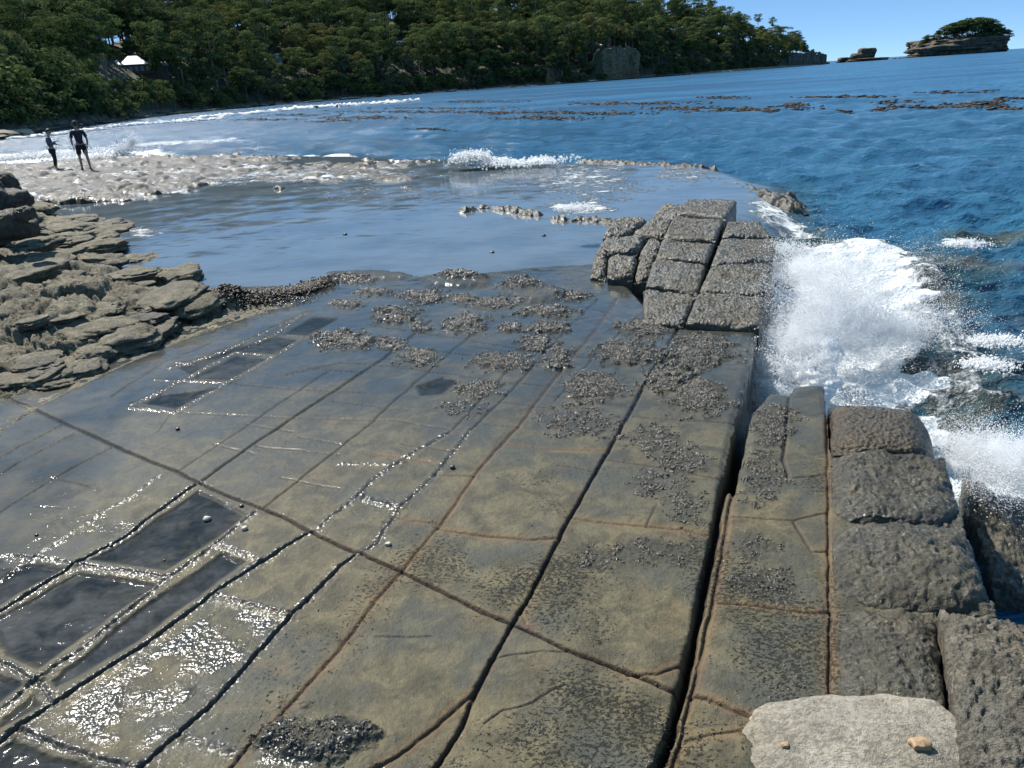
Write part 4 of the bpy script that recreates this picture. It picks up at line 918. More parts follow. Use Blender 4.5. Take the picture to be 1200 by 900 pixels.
def crown_mesh(rs, Ht, kind, nclump, nleaf, leaf):
    """clumps of small leaf faces at the limb ends, spread through the crown's volume"""
    C, Rr = [], []
    if kind == 'gum':      # open layered crown of a tall gum
        for i in range(nclump):
            a = rs.random()*2*PI; q = rs.random(); zc = Ht*(.42+.56*q**.8); rad = Ht*.27*math.sin(PI*min(1, .18+.80*(1-(zc/Ht-.42)/.62)))*math.sqrt(rs.random())*1.15
            C.append((rad*math.cos(a), rad*math.sin(a), zc)); s_ = Ht*(.055+.055*rs.random()); Rr.append((s_*1.25, s_*1.25, s_*.62))
    elif kind == 'dome':   # dense rounded crown
        for i in range(nclump):
            a = rs.random()*2*PI; ph = math.acos(1-1.35*rs.random()); k = .62+.38*rs.random()
            C.append((Ht*.36*k*math.sin(ph)*math.cos(a), Ht*.36*k*math.sin(ph)*math.sin(a), Ht*.58+Ht*.38*k*math.cos(ph))); s_ = Ht*(.07+.06*rs.random()); Rr.append((s_*1.15, s_*1.15, s_*.75))
    else:                  # shrub down to the ground
        for i in range(nclump):
            a = rs.random()*2*PI; ph = math.acos(1-1.1*rs.random()); k = .6+.4*rs.random()
            C.append((Ht*.75*k*math.sin(ph)*math.cos(a), Ht*.75*k*math.sin(ph)*math.sin(a), Ht*.22+Ht*.74*k*math.cos(ph))); s_ = Ht*(.12+.10*rs.random()); Rr.append((s_*1.15, s_*1.15, s_*.8))
    C = np.array(C); Rr = np.array(Rr); n = len(C)
    d = rs.normal(size=(n, nleaf, 3)); d /= np.linalg.norm(d, axis=2)[..., None]; d[..., 2] = np.where(d[..., 2] < -.35, -d[..., 2], d[..., 2])
    P = C[:, None]+d*Rr[:, None]*(.72+.38*rs.random((n, nleaf, 1)))
    nr_ = d*1.0+rs.normal(size=d.shape)*.36+np.array([0, 0, .3]); nr_ /= np.linalg.norm(nr_, axis=2)[..., None]
    t1 = np.cross(nr_, rs.normal(size=d.shape)); t1 /= np.linalg.norm(t1, axis=2)[..., None]; t2 = np.cross(nr_, t1)
    sz = leaf*(.6+.8*rs.random((n, nleaf, 1)))
    q = np.stack([P-t1*sz, P-t2*sz*.55, P+t1*sz, P+t2*sz*.55], 2)
    tone = np.repeat(np.clip(rs.random(n)[:, None, None]*.8+rs.random((n, nleaf, 1))*.3, 0, 1), 4, 2)
    return q.reshape(-1, 3), np.arange(n*nleaf*4).reshape(-1, 4), tone.ravel(), C
def tube(path, rad, k=6):
    path = np.asarray(path, float); n = len(path); V = []
    for i in range(n):
        d = path[min(i+1, n-1)]-path[max(i-1, 0)]; d /= np.linalg.norm(d)+1e-9
        a = np.cross(d, [1, .13, .2]); a /= np.linalg.norm(a); b = np.cross(d, a)
        for j in range(k): V.append(path[i]+rad[i]*(a*math.cos(2*PI*j/k)+b*math.sin(2*PI*j/k)))
    Fc = [(i*k+j, i*k+(j+1) % k, (i+1)*k+(j+1) % k, (i+1)*k+j) for i in range(n-1) for j in range(k)]
    return np.array(V), np.array(Fc)
def trunk_mesh(rs, Ht, C, top=.8, r0=.022, limbs=6):
    ln = rs.normal(size=2)*Ht*.03; pth = [(ln[0]*(t/top)**2+.0, ln[1]*(t/top)**2, Ht*t) for t in np.linspace(-.03, top, 8)]
    V, F_ = tube(pth, np.linspace(Ht*r0, Ht*r0*.3, 8)); Vs, Fs, off = [V], [F_], len(V)
    for i in rs.permutation(len(C))[:limbs]:
        c = C[i]; z0 = max(Ht*.25, c[2]*.62); b0 = np.array([ln[0]*(z0/Ht/top)**2, ln[1]*(z0/Ht/top)**2, z0]); m = (b0+c)/2+np.array([0, 0, -.04*Ht])
        V, F_ = tube([b0, m, c], [Ht*r0*.42, Ht*r0*.3, Ht*r0*.12], 5); Vs.append(V); Fs.append(F_+off); off += len(V)
    return np.concatenate(Vs), np.concatenate(Fs)
KINDS = [('gum', 'green', 20, 26, 105, .40, M_BARK, 'gum_tree', 'tall open crowned gum tree with a pale trunk on the far wooded slope'),
         ('gum', 'olive', 18, 24, 105, .38, M_BARK, 'gum_tree', 'yellowish olive gum tree with layered clumps on the far wooded slope'),
         ('gum', 'green', 22, 30, 95, .42, M_BARK, 'gum_tree', 'tall open crowned gum tree with a pale trunk on the far wooded slope'),
         ('dome', 'dark', 14, 30, 90, .36, M_BARKD, 'bushy_tree', 'dense dark round headed tree on the far wooded slope'),
         ('dome', 'green', 12, 28, 90, .34, M_BARKD, 'bushy_tree', 'bright green round headed tree on the far wooded slope'),
         ('dome', 'grey', 11, 26, 90, .33, M_BARKD, 'bushy_tree', 'grey green bushy tree on the far wooded slope'),
         ('shrub', 'green', 5, 34, 46, .26, M_BARKD, 'shrub', 'rounded green coastal shrub near the far waterline'),
         ('shrub', 'dark', 5, 34, 46, .26, M_BARKD, 'shrub', 'dark coastal shrub near the far waterline'),
         ('shrub', 'grey', 4, 30, 46, .24, M_BARKD, 'shrub', 'grey green coastal shrub near the far waterline')]
PROTO = []
for i, (kd, col, Ht, nc_, nl, lf, bk, nm, lab) in enumerate(KINDS):
    rs = np.random.default_rng(500+i); V, F_, tone, C = crown_mesh(rs, Ht, kd, nc_, nl, lf)
    TV, TF = trunk_mesh(rs, Ht, C, {'gum': .82, 'dome': .6, 'shrub': .4}[kd], {'gum': .017, 'dome': .02, 'shrub': .03}[kd])
    PROTO.append(dict(Ht=Ht, V=V, F=F_, tone=tone, TV=TV, TF=TF, leaf=LM[col], bark=bk, name=nm, label=lab, kind=kd))
def place_tree(i, x, y, z, sc, rz, label=None, group='trees of the far wooded shore', name=None, sz=1.0, tilt=0):
    p = PROTO[i]
    r = empty(name or p['name'], (x, y, z), rz); r.scale = (sc, sc, sc*sz); r.rotation_euler.x = tilt
    for part in ('trunk', 'crown'):
        src = p.get('o_'+part)
        if src is None:
            if part == 'crown': src = mesh_obj('crown', p['V'], p['F'], p['leaf'], {'tone': p['tone']}, smooth=False, parent=r)
            else: src = mesh_obj('trunk', p['TV'], p['TF'], p['bark'], parent=r)
            p['o_'+part] = src
        else:
            c = src.copy(); c.parent = r; COL.objects.link(c)
    cat = 'shrub' if p['kind'] == 'shrub' else 'tree'
    if label is None:
        label = p['label']; group = {'gum': 'gum trees', 'dome': 'bushy trees', 'shrub': 'shrubs'}[p['kind']]+' of the far wooded shore'
    tag(r, label, cat, group); return r
# houses first: trees keep clear of the view of them
HOUSES = [(152, 77, -26.2, 36), (325, 66, 0, 95), (703, 52, 0, 34), (472, 50, 0, 90)]
def hill_px(a, b):
    """point where the line of sight meets the hillside"""
    d = ray(a, b); az = math.degrees(math.atan2(d[0], d[1])); n = math.hypot(d[0], d[1])
    for r in np.arange(shore(az), shore(az)+ridge_w(az)+60, .5):
        x, y = d[0]/n*r, d[1]/n*r; z = CAMH+d[2]/n*r
        if hill_at(x, y) > z: return x, y, z, az, r
    return x, y, z, az, r
HP = [hill_px(155, 84), hill_px(326, 74), hill_px(703, 55), hill_px(470, 52)]
CLEAR = []      # (azimuth range, r max, line of sight height at house)
for (x, y, z, az, r), hw in zip(HP, [1.5, .5, .22, .8]): CLEAR.append((az-hw, az+hw, r, z))
CL_AZ, CL_D = 8.9, None
HCL = [(HP[0][0], HP[0][1], 9), (HP[1][0], HP[1][1], 6), (HP[2][0], HP[2][1], 5), (HP[3][0], HP[3][1], 7)]
rs = np.random.default_rng(77); cand = []
cell = {}
def free(x, y, sp):
    kx, ky = int(x//8), int(y//8)
    for i in (-1, 0, 1):
        for j in (-1, 0, 1):
            for (a, b, s_) in cell.get((kx+i, ky+j), ()):
                if (a-x)**2+(b-y)**2 < (min(sp, s_))**2: return False
    cell.setdefault((kx, ky), []).append((x, y, sp)); return True
for k in range(34000):
    az = rs.uniform(-36, 22.0); W_ = ridge_w(az); d = rs.random()*(W_+28); r = shore(az)+4+d
    x, y = r*math.sin(math.radians(az)), r*math.cos(math.radians(az))
    # the bare cliff and its foot stay open
    if 7.8 < az < 10.0 and d < 13: continue
    if az > 20.2 and d < 12: continue
    pick = rs.random(); edge_ = d < 10
    if edge_: i = 6+int(rs.random()*3) if pick < .6 else 3+int(rs.random()*3)
    else: i = int(rs.choice([0, 1, 2, 3, 4, 5], p=[.26, .14, .24, .16, .12, .08]))
    if az > 20.6 and i < 3: i = 3+int(rs.random()*3)
    sc = (.60+.70*rs.random()**1.4)*treeh(az)/19.0
    if i >= 6: sc = .7+.8*rs.random()
    if az < -25 and d < 40 and i < 3: i = 3+i
    if az < -26 and d < 26: i = 6+int(rs.random()*3); sc = 1.0+.8*rs.random()
    sp = (7.4 if i < 3 else 6.2 if i < 6 else 3.4)*(.75+.25*sc)
    ht = PROTO[i]['Ht']*sc; z = hill_at(x, y)
    bad = any((x-hx-sx_)**2+(y-hy-sy_)**2 < rr_*rr_ for (hx, hy, rr_) in HCL for sx_, sy_ in ((0, 0), (-8, 9)))
    for (a0, a1, rr, zz) in CLEAR:
        if a0 < az < a1 and r < rr+5:
            if r > rr-8 and r < rr+6: bad = True; break
            los = CAMH+(zz+1.0-CAMH)*r/rr
            if z+ht > los and r < rr-8 and z < los-1: bad = True; break
    if bad or not free(x, y, sp): continue
    cand.append((ht/r, i, x, y, z-.3, sc, rs.random()*6.28, az, r, ht))
for k in range(9):
    az_ = HP[0][3]-2.6+k*.62; r_ = HP[0][4]+30+9*(k % 3); x, y = r_*math.sin(math.radians(az_)), r_*math.cos(math.radians(az_)); i = [0, 2, 1][k % 3]; sc = 1.0; cand.append((PROTO[i]['Ht']/r_, i, x, y, hill_at(x, y)-.3, sc, k*1.3, az_, r_, PROTO[i]['Ht']*sc))
# a tree hidden behind the crowns in front of it is not kept as an individual
cand.sort(key=lambda c: c[8]); hor = {}; vis = []; hid = []
for c in cand:
    el = math.degrees(math.atan2(c[4]+c[9]-CAMH, c[8])); hw = math.degrees(c[9]*.25/c[8]); b0, b1 = int((c[7]-hw)*6), int((c[7]+hw)*6)
    top = max(hor.get(b, -9) for b in range(b0, b1+1)) if b1 >= b0 else -9
    (vis if el > top-.05 else hid).append(c)
    for b in range(b0, b1+1): hor[b] = max(hor.get(b, -9), el)
infr = [c for c in vis if c[7] > -31.5 and math.degrees(math.atan2(c[4]+c[9]*.3-CAMH, c[8])) < 6.5]
infr.sort(key=lambda c: -c[0]); ind = infr[:285]; inds = set(id(c) for c in ind)
rest = [c for c in vis+hid if id(c) not in inds]
print('HP', HP)
print('TREES', len(cand), 'visible', len(infr), 'rest', len(rest))
for c in ind: place_tree(c[1], c[2], c[3], c[4], c[5], c[6], sz=.9+.25*rs.random())
Vs, Fs, Ts, off = [[], []], [[], []], [], [0, 0]
mats_l = []
for c in rest:
    p = PROTO[c[1]]; ca, sa = math.cos(c[6]), math.sin(c[6]); Rm = np.array([[ca, -sa, 0], [sa, ca, 0], [0, 0, 1]])*c[5]
    V = p['V'].astype(np.float32)@Rm.T.astype(np.float32)+np.array(c[2:5], np.float32)
    Vs[0].append(V); Fs[0].append(p['F']+off[0]); off[0] += len(V); Ts.append(p['tone']*.6+.4*rs.random())
    V = p['TV']@Rm.T+np.array(c[2:5]); Vs[1].append(V); Fs[1].append(p['TF']+off[1]); off[1] += len(V)
LMF = leaf_mat('leaves_forest', (.048, .074, .034), (.16, .176, .065))
fo_ = empty('forest', (0, 0, 0)); fo_['kind'] = 'stuff'
q = mesh_obj('foliage', np.concatenate(Vs[0]), np.concatenate(Fs[0]), LMF, {'tone': np.concatenate(Ts)}, smooth=False, parent=fo_); q['kind'] = 'stuff'
q = mesh_obj('trunks', np.concatenate(Vs[1]), np.concatenate(Fs[1]), M_BARK, parent=fo_); q['kind'] = 'stuff'
# trees that stand out
def lone(i, a, b, dist, hpx, lab, tilt=0, sz=1.0):
    q = AT(a, b, dist); ht = hpx*dist*1.05/FPX; return place_tree(i, q[0], q[1], q[2], ht/PROTO[i]['Ht'], rs.random()*6, lab, 'trees that stand out on the far shore', sz=sz, tilt=tilt)
for (a, b, i, hp, lab) in [(905,24,0,14,'slim gum tree leaning out against the sky at the headland top, last but one'),(888,20,2,14,'gum tree with flat crown standing clear against the sky on the headland'),(866,17,0,13,'gum tree at the left end of the ones breaking the headland skyline')]:
    d_ = ray(a, b+hp); az = math.degrees(math.atan2(d_[0], d_[1])); rr = shore(az)+ridge_w(az)*.8; lone(i, a, b+hp, rr*math.cos(math.radians(az)), hp, lab, tilt=0)

# ---- rock faces: the bare cliff, the headland end, the stack and the island
M_CLIFF = rock_mat('tan_cliff', (.13, .10, .065), (.27, .22, .145), (.16, .13, .09), attrs=False, rough=(.9, .8), bumpk=8)
def cliff_mat(name, a, b, c_):
    t = NT(name); P = t.pos(); st_ = t.noise(.35, 5, .6, t.mapping(P, (1, 1, 3.2))); vt = t.noise(.5, 4, .6, t.mapping(P, (1, 1, .15))); n = t.noise(.12, 4, .6, P)
    c = t.mix(t.ramp(st_, .4, .62), a, b); c = t.mix(t.math('MULTIPLY', t.ramp(n, .5, .62), .8), c, c_); c = t.mix(t.ramp(vt, .56, .66), c, tuple(v*.5 for v in a))
    t.pbr(color=c, rough=.9, nrm=t.bump(t.math('ADD', st_, vt), .8)); return t.m
M_CLF = cliff_mat('cliff_tan', (.10, .08, .045), (.20, .155, .09), (.13, .10, .055)); M_ISL = cliff_mat('cliff_dark', (.035, .03, .025), (.085, .068, .05), (.17, .12, .06))
def face(name, lab, a0, a1, off_, zt, zb, mat, seed, cat='cliff', curve=3.0, n=90):
    """a bluff with a top and two returns, standing along the shore"""
    az = np.linspace(a0, a1, n); u = np.linspace(-1, 1, n); kz = np.linspace(0, 1, 46)
    AA = np.repeat(az[None, :], 46, 0); ret = np.clip((np.abs(u)-.86)/.14, 0, 1)**2*18
    RR = shore(np.interp(az, az, az))+off_+curve*np.sin(u*5+seed)+ret; RR = np.repeat(RR[None, :], 46, 0)
    top = zt*(1-.22*np.abs(u)**3)+3.2*fbm(az*3, az*0, 4, seed); ZZ = zb+(top-zb)[None, :]*np.clip(kz[:, None]/.8, 0, 1)
    RR = RR+kz[:, None]*4+np.clip((kz[:, None]-.8)/.2, 0, 1)*16
    x = RR*np.sin(np.radians(AA)); y = RR*np.cos(np.radians(AA)); P = np.stack([x, y, ZZ], -1).reshape(-1, 3)
    nz = 3.0*fbm3(P*np.array([1, 1, .25]), .22, 4, seed)+.8*fbm3(P*np.array([1, 1, 2.2]), .35, 3, seed+3)
    dr = np.stack([np.sin(np.radians(AA)), np.cos(np.radians(AA)), 0*AA], -1).reshape(-1, 3); P = P-dr*nz[:, None]
    tag(mesh_obj(name, P, grid_faces(46, n), mat), lab, cat)
face('cliff', 'bare tan cliff face breaking the trees above the water', 7.3, 10.25, 3.0, 18.5, -1.2, M_CLF, 31)
face('cliff', 'small pale overgrown bluff left of the bare tan cliff', 3.2, 5.0, 4.0, 8.5, -1.2, M_CLF, 37)
face('cliff', 'dark rocky end of the wooded headland dropping into the sea', 19.6, 22.1, -1.0, 10.5, -1.5, M_ISL, 33, curve=1.5)
def crag(name, V_c, r, seed, mat, sub=5, amp=.25, box=.75, strat=.12, parent=None):
    V, Fc = ICO[sub]; B = V/np.max(np.abs(V), axis=1)[:, None]; P = V*(1-box)+B*box*.9
    P = P*(1+amp*fbm3(P+seed, 1.6, 5, seed)[:, None])
    zz = P[:, 2]*5; P[:, :2] *= (1+strat*fbm3(np.stack([P[:, 0]*.5, P[:, 1]*.5, zz], 1), 1.2, 3, seed+9)+.06*fbm3(P*np.array([6, 6, .6]), 1.0, 3, seed+11))[:, None]
    return mesh_obj(name, P*np.array(r), Fc, mat, parent=parent, loc=V_c)
# island
ID = 1150.0
def IP(a, b): return np.array(AT(a, b, ID))
mpp = ID*.945/FPX
isl = empty('island', IP(1122, 66)); tag(isl, 'high rocky island with sheer dark cliffs and a wooded top, at the right', 'island'); o_ = np.array(isl.location)
for j, (a, b, w_, h_, nm) in enumerate([(1122,56,104,23,'cliff'),(1086,58,34,19,'cliff'),(1152,56,48,22,'cliff'),(1085,65.5,40,6,'rock_apron')]):
    q = IP(a, b)-o_; crag(nm, q, (w_/2*mpp, w_/2*mpp*.7, h_/2*mpp), 60+j, M_ISL, parent=isl, sub=5, amp=.3, box=.55)
M_SCRUB = LM['dark']
for j, (a, b, hp, i) in enumerate([(1082,52,9,3),(1078,53,7,3),(1090,51,8,5),(1105,46,12,3),(1112,44,13,3),(1100,47,11,5),(1120,43,13,3),(1127,42,14,3),(1135,41,14,4),(1142,41,14,3),(1150,42,13,3),(1158,44,12,3),(1165,45,10,5),(1170,46,9,3),(1131,44,13,5),(1145,45,12,3),(1116,46,10,3),(1155,47,10,3),(1108,50,8,6),(1123,49,8,7),(1138,47,9,6),(1152,48,8,7),(1097,52,6,6)]):
    q = IP(a, b+4); ht = hp*1.5*mpp
    r_ = place_tree(i, q[0], q[1]-10-6*rs.random(), q[2]-1.5, ht/PROTO[i]['Ht']*1.1, rs.random()*6, None, None)
    r_['label'] = 'wind shaped tree or bush growing on top of the rocky island'; r_['group'] = 'trees on top of the island'
    r_.scale = (r_.scale[0]*1.45, r_.scale[1]*1.45, r_.scale[2])
# stack
SD = 960.0; m2 = SD*.945/FPX
def SP_(a, b): return np.array(AT(a, b, SD))
stk = empty('sea_stack', SP_(1012, 72)); tag(stk, 'small dark square topped sea stack on a flat reef, left of the island', 'sea stack'); o2 = np.array(stk.location)
for j, (a, b, w_, h_, nm) in enumerate([(1015,63,20,13,'stack_rock'),(1009,66,24,9,'stack_rock'),(1012,70.5,54,4.5,'reef'),(992,70,20,6,'stack_rock'),(1030,70,20,3.4,'reef')]):
    crag(nm, SP_(a, b)-o2, (w_/2*m2, w_/2*m2*.7, h_/2*m2), 80+j, M_ISL, parent=stk, sub=4, amp=.3, box=.6)
q = np.array(AT(1062, 68.2, 1100)); tag(crag('reef', q, (14*mpp, 9*mpp, 1.2*mpp), 95, M_ISL, sub=4), 'thin dark reef awash just left of the island', 'reef')
# rocks awash off the far beach
for j, (a, b, w_) in enumerate([(352,127,9),(370,126.5,6),(397,125,6),(346,128,5)]):
    q = G(a, b, -.4); k = math.hypot(*q)/FPX
    tag(boulder('shore_rock', (q[0], q[1], -.4), (w_*k*.5, w_*k*.5, .55), sub=3, amp=.3, seed=600+j, mat=M_BOULD), 'black rock awash off the far beach, one of a short line', 'rock', 'black rocks awash off the far beach')
for j in range(70):
    az = rs.uniform(-31.5, 21.5); r = shore(az)-4+rs.normal()*2.0; w_ = .5+1.3*rs.random()**2
    x, y = r*math.sin(math.radians(az)), r*math.cos(math.radians(az))
    tag(boulder('shoreline_rock', (x, y, -.35), (w_*1.5, w_*1.2, w_*.6), rz=j, sub=3, amp=.35, seed=640+j, mat=[M_STONE, M_BOULD, M_SAND][j % 3 if j % 5 else 2]), 'weathered rock at the foot of the far wooded shore', 'rock', 'rocks along the foot of the far shore')

# ---- houses among the trees
M_ROOF = plain('pale_metal_roof', (.62, .64, .66), .45, .06, .3); M_WALLH = plain('brown_weatherboard', (.10, .075, .06), .8, .2, .4); M_WHITE = plain('white_board', (.75, .76, .76), .7, .05, .3); M_GLASS = plain('dark_window_glass', (.02, .025, .03), .1, .1, 1)
def boxv(x0, x1, y0, y1, z0, z1):
    V = np.array([(x, y, z) for z in (z0, z1) for y in (y0, y1) for x in (x0, x1)], float); F_ = np.array([(0, 1, 3, 2), (4, 6, 7, 5), (0, 4, 5, 1), (2, 3, 7, 6), (0, 2, 6, 4), (1, 5, 7, 3)]); return V, F_
def bx_(name, dims, mat, parent): V, F_ = boxv(*dims); return mesh_obj(name, V, F_, mat, smooth=False, parent=parent)
def hip(name, x0, x1, y0, y1, z0, z1, mat, parent, over=.6, rl=.3):
    x0 -= over; x1 += over; y0 -= over; y1 += over; ym = (y0+y1)/2; dx = min((y1-y0)/2, (x1-x0)*.5*(1-rl))
    V = [(x0, y0, z0), (x1, y0, z0), (x1, y1, z0), (x0, y1, z0), (x0+dx, ym, z1), (x1-dx, ym, z1), (x0, y0, z0-.15), (x1, y0, z0-.15), (x1, y1, z0-.15), (x0, y1, z0-.15)]
    F_ = [(0, 1, 5, 4), (2, 3, 4, 5), (1, 2, 5, 5), (3, 0, 4, 4), (6, 7, 1, 0), (7, 8, 2, 1), (8, 9, 3, 2), (9, 6, 0, 3), (9, 8, 7, 6)]
    bm = bmesh.new(); vs = [bm.verts.new(v) for v in V]
    for f in F_:
        u = list(dict.fromkeys(f)); bm.faces.new([vs[i] for i in u])
    me = bpy.data.meshes.new(name); bm.to_mesh(me); bm.free(); me.materials.append(mat); o = bpy.data.objects.new(name, me); COL.objects.link(o); o.parent = parent; return o
def house(i, lab, build):
    x, y, z, az, r = HP[i]; e = empty('house', (x, y, z-.4), -math.radians(az)); tag(e, lab, 'house'); build(e, r/FPX); return e
def h1(e, k):
    bx_('wall', (-3*k*3.0, 21*k, 0, 9, -3, 2.6), M_WALLH, e); hip('roof', -9*k, 15*k, 0, 9, 2.6, 5.4, M_ROOF, e)
    bx_('wing_wall', (-25*k, -9.6*k, 1, 8, -3, 2.5), M_WALLH, e); hip('wing_roof', -25*k, -10*k, 1, 8, 2.5, 4.3, M_ROOF, e, .5, .7)
    bx_('side_wall', (21.5*k, 33*k, 2, 9, -3, 2.0), M_WALLH, e); hip('side_roof', 22*k, 33*k, 2, 9, 2.0, 3.2, plain('grey_roof', (.3, .31, .32), .5, .1), e, .5, .8)
    for j in range(5): f = bx_('window', (-7*k+j*5*k, -4*k+j*5*k, -.08, 0.05, .5, 2.0), M_GLASS, e)
    bx_('deck', (-9*k, 20*k, -2.5, -.05, -.5, -.2), M_WALLH, e)
house(0, 'single storey house with pale hipped roofs and dark walls among the trees at the left', h1)
def h2(e, k):
    bx_('wall', (-5*k, 5*k, 0, 8, -4, 3.0), plain('grey_board', (.25, .27, .28), .7, .1), e); hip('roof', -5*k, 5*k, 0, 8, 3.0, 5.0, M_ROOF, e)
    bx_('window', (-3*k, 0, -.08, .05, .6, 2.4), M_GLASS, e); bx_('balcony', (-4*k, 5*k, -1.6, -.05, -.2, .5), M_WHITE, e)
house(1, 'small pale house half hidden in dark trees left of the middle of the slope', h2)
def h3(e, k):
    bx_('wall', (-2.3*k, 2.3*k, 0, 6, -2, 1.4), M_WHITE, e); hip('roof', -2.4*k, 2.4*k, 0, 6, 1.4, 2.3, M_ROOF, e, .3, .7); bx_('window', (-.8*k, .8*k, -.08, .05, -.6, .7), M_GLASS, e)
house(2, 'tiny white cabin in the trees above the tan cliff', h3)
def h4(e, k):
    bx_('wall', (-14*k, 8*k, 0, 7, -3, 1.6), M_WALLH, e); hip('roof', -14*k, 8*k, 0, 7, 1.6, 2.7, M_ROOF, e, .5, .85); bx_('window', (-9*k, -4*k, -.08, .05, -.3, 1.0), M_GLASS, e); bx_('window', (0, 4*k, -.08, .05, -.3, 1.0), M_GLASS, e)
house(3, 'long low house with a thin pale roof line in the middle of the slope', h4)
# ================================================================== mussels and barnacles (nobody could count them)
tm = NT('mussel_shell'); mp = tm.pos(); mv = tm.attr('tone')
tm.pbr(color=tm.mix(mv, (.024, .022, .018), (.145, .125, .092)), rough=tm.math('ADD', .15, tm.math('MULTIPLY', mv, .22)), nrm=tm.bump(tm.noise(240, 2, .6, mp), .004), spec=.5)
# a low shell: a five sided pointed lens
a_ = np.linspace(0, 2*PI, 6, endpoint=False)
SHV = np.concatenate([np.stack([np.cos(a_), .55*np.sin(a_), -.25+0*a_], 1), np.stack([.62*np.cos(a_)+.12, .34*np.sin(a_), .32+0*a_], 1), [(.15, 0, .45)]])
SHF = [(i, (i+1) % 6, 6+(i+1) % 6) for i in range(6)]+[(i, 6+(i+1) % 6, 6+i) for i in range(6)]+[(6+i, 6+(i+1) % 6, 12) for i in range(6)]
SHF = np.array(SHF)
def shells(P, size, rs, flat=.35):
    n = len(P); an = rs.random(n)*2*PI; ti = rs.normal(size=n)*flat; t2 = rs.normal(size=n)*flat
    ca, sa = np.cos(an), np.sin(an); V = SHV[None]*size[:, None, None]*(.8+.4*rs.random((n, 1, 3)))
    x, y, z = V[..., 0], V[..., 1], V[..., 2]
    z, x = z*np.cos(ti)[:, None]+x*np.sin(ti)[:, None], x*np.cos(ti)[:, None]-z*np.sin(ti)[:, None]
    z, y = z*np.cos(t2)[:, None]+y*np.sin(t2)[:, None], y*np.cos(t2)[:, None]-z*np.sin(t2)[:, None]
    X_ = x*ca[:, None]-y*sa[:, None]; Y_ = x*sa[:, None]+y*ca[:, None]
    return np.stack([X_, Y_, z], -1)+P[:, None, :]
VS, FS, TS, off = [], [], [], 0
def add_shells(P, size, rs, flat=.35):
    global off
    V = shells(P, size, rs, flat); n = len(P)
    VS.append(V.reshape(-1, 3)); FS.append((SHF[None]+13*np.arange(n)[:, None, None]).reshape(-1, 3)+off); TS.append(np.repeat(rs.random(n)**1.5, 13)); off += 13*n
rs = np.random.default_rng(900)
for (cx, cy, w_, h_, up), E in zip(MUS, MW):
    lo, hi = E.min(0)-.06, E.max(0)+.06; area = (hi[0]-lo[0])*(hi[1]-lo[1]); dist = E.mean(0)[1]
    sz = .0048+.00092*dist
    n = int(min(14000, area/(sz*sz)*1.0)); q = lo+rs.random((n, 2))*(hi-lo)
    m = pave_a(mus, q[:, 0], q[:, 1]); k = (m > rs.random(n)*.97+.03)
    if up < .02: k &= fbm(q[:, 0]*13, q[:, 1]*13, 3, 5) > (-.05 if up > .009 else .10)
    if cy > 800: k &= rs.random(n) < .45
    q = q[k]
    if len(q) == 0: continue
    P = np.stack([q[:, 0], q[:, 1], pave_z(q[:, 0], q[:, 1])+.2*sz], 1)
    add_shells(P, sz*(.5+.9*rs.random(len(P))**1.6), rs, .45)
# stragglers over the front slabs
n = 40000; y = 1/(1/1.9+(1/7.5-1/1.9)*rs.random(n)); x = rs.uniform(-1.2, .98, n)*(y+.35)
k = (pave_a(speck, x, y) > .25+.6*rs.random(n)) & (fbm(x*5, y*5, 4, 61) > .10) & (pave_a(pan, x, y) < .2); x, y = x[k], y[k]; inside = sdpoly(x, y, LAND) > .03; x, y = x[inside], y[inside]
add_shells(np.stack([x, y, pave_z(x, y)+.0005], 1), .0028+.0055*rs.random(len(x))**2+.0005*y, rs, .2)
tag(mesh_obj('mussel_crust', np.concatenate(VS), np.concatenate(FS), tm.m, {'tone': np.concatenate(TS)}), kind='stuff')
print('SHELLS', off//13)
# wrack on the tongue of the shelf
VS, FS, TS, off = [], [], [], 0
tw = NT('brown_wrack'); tw.pbr(color=tw.mix(tw.attr('tone'), (.016, .011, .007), (.06, .04, .02)), rough=.6)
L_ = np.array([GS(a, b) for a, b in [(270,356),(300,354),(330,347),(355,342),(376,334)]])
n = 9000; t_ = rs.random(n)*(len(L_)-1.001); i_ = t_.astype(int); f_ = (t_-i_)[:, None]; q = L_[i_]*(1-f_)+L_[i_+1]*f_+rs.normal(size=(n, 2))*np.array([.09, .16])
z_ = np.array([max(float(pave_z(np.array([a]), np.array([b]))[0]), shelf_z(a, b)) for a, b in q])
add_shells(np.stack([q[:, 0], q[:, 1], z_+.02+.05*rs.random(n)*np.exp(-4*f_[:, 0]*0)], 1), .010+.016*rs.random(n), rs, .7)
tag(mesh_obj('seaweed_wrack', np.concatenate(VS), np.concatenate(FS), tw.m, {'tone': np.concatenate(TS)}), kind='stuff')

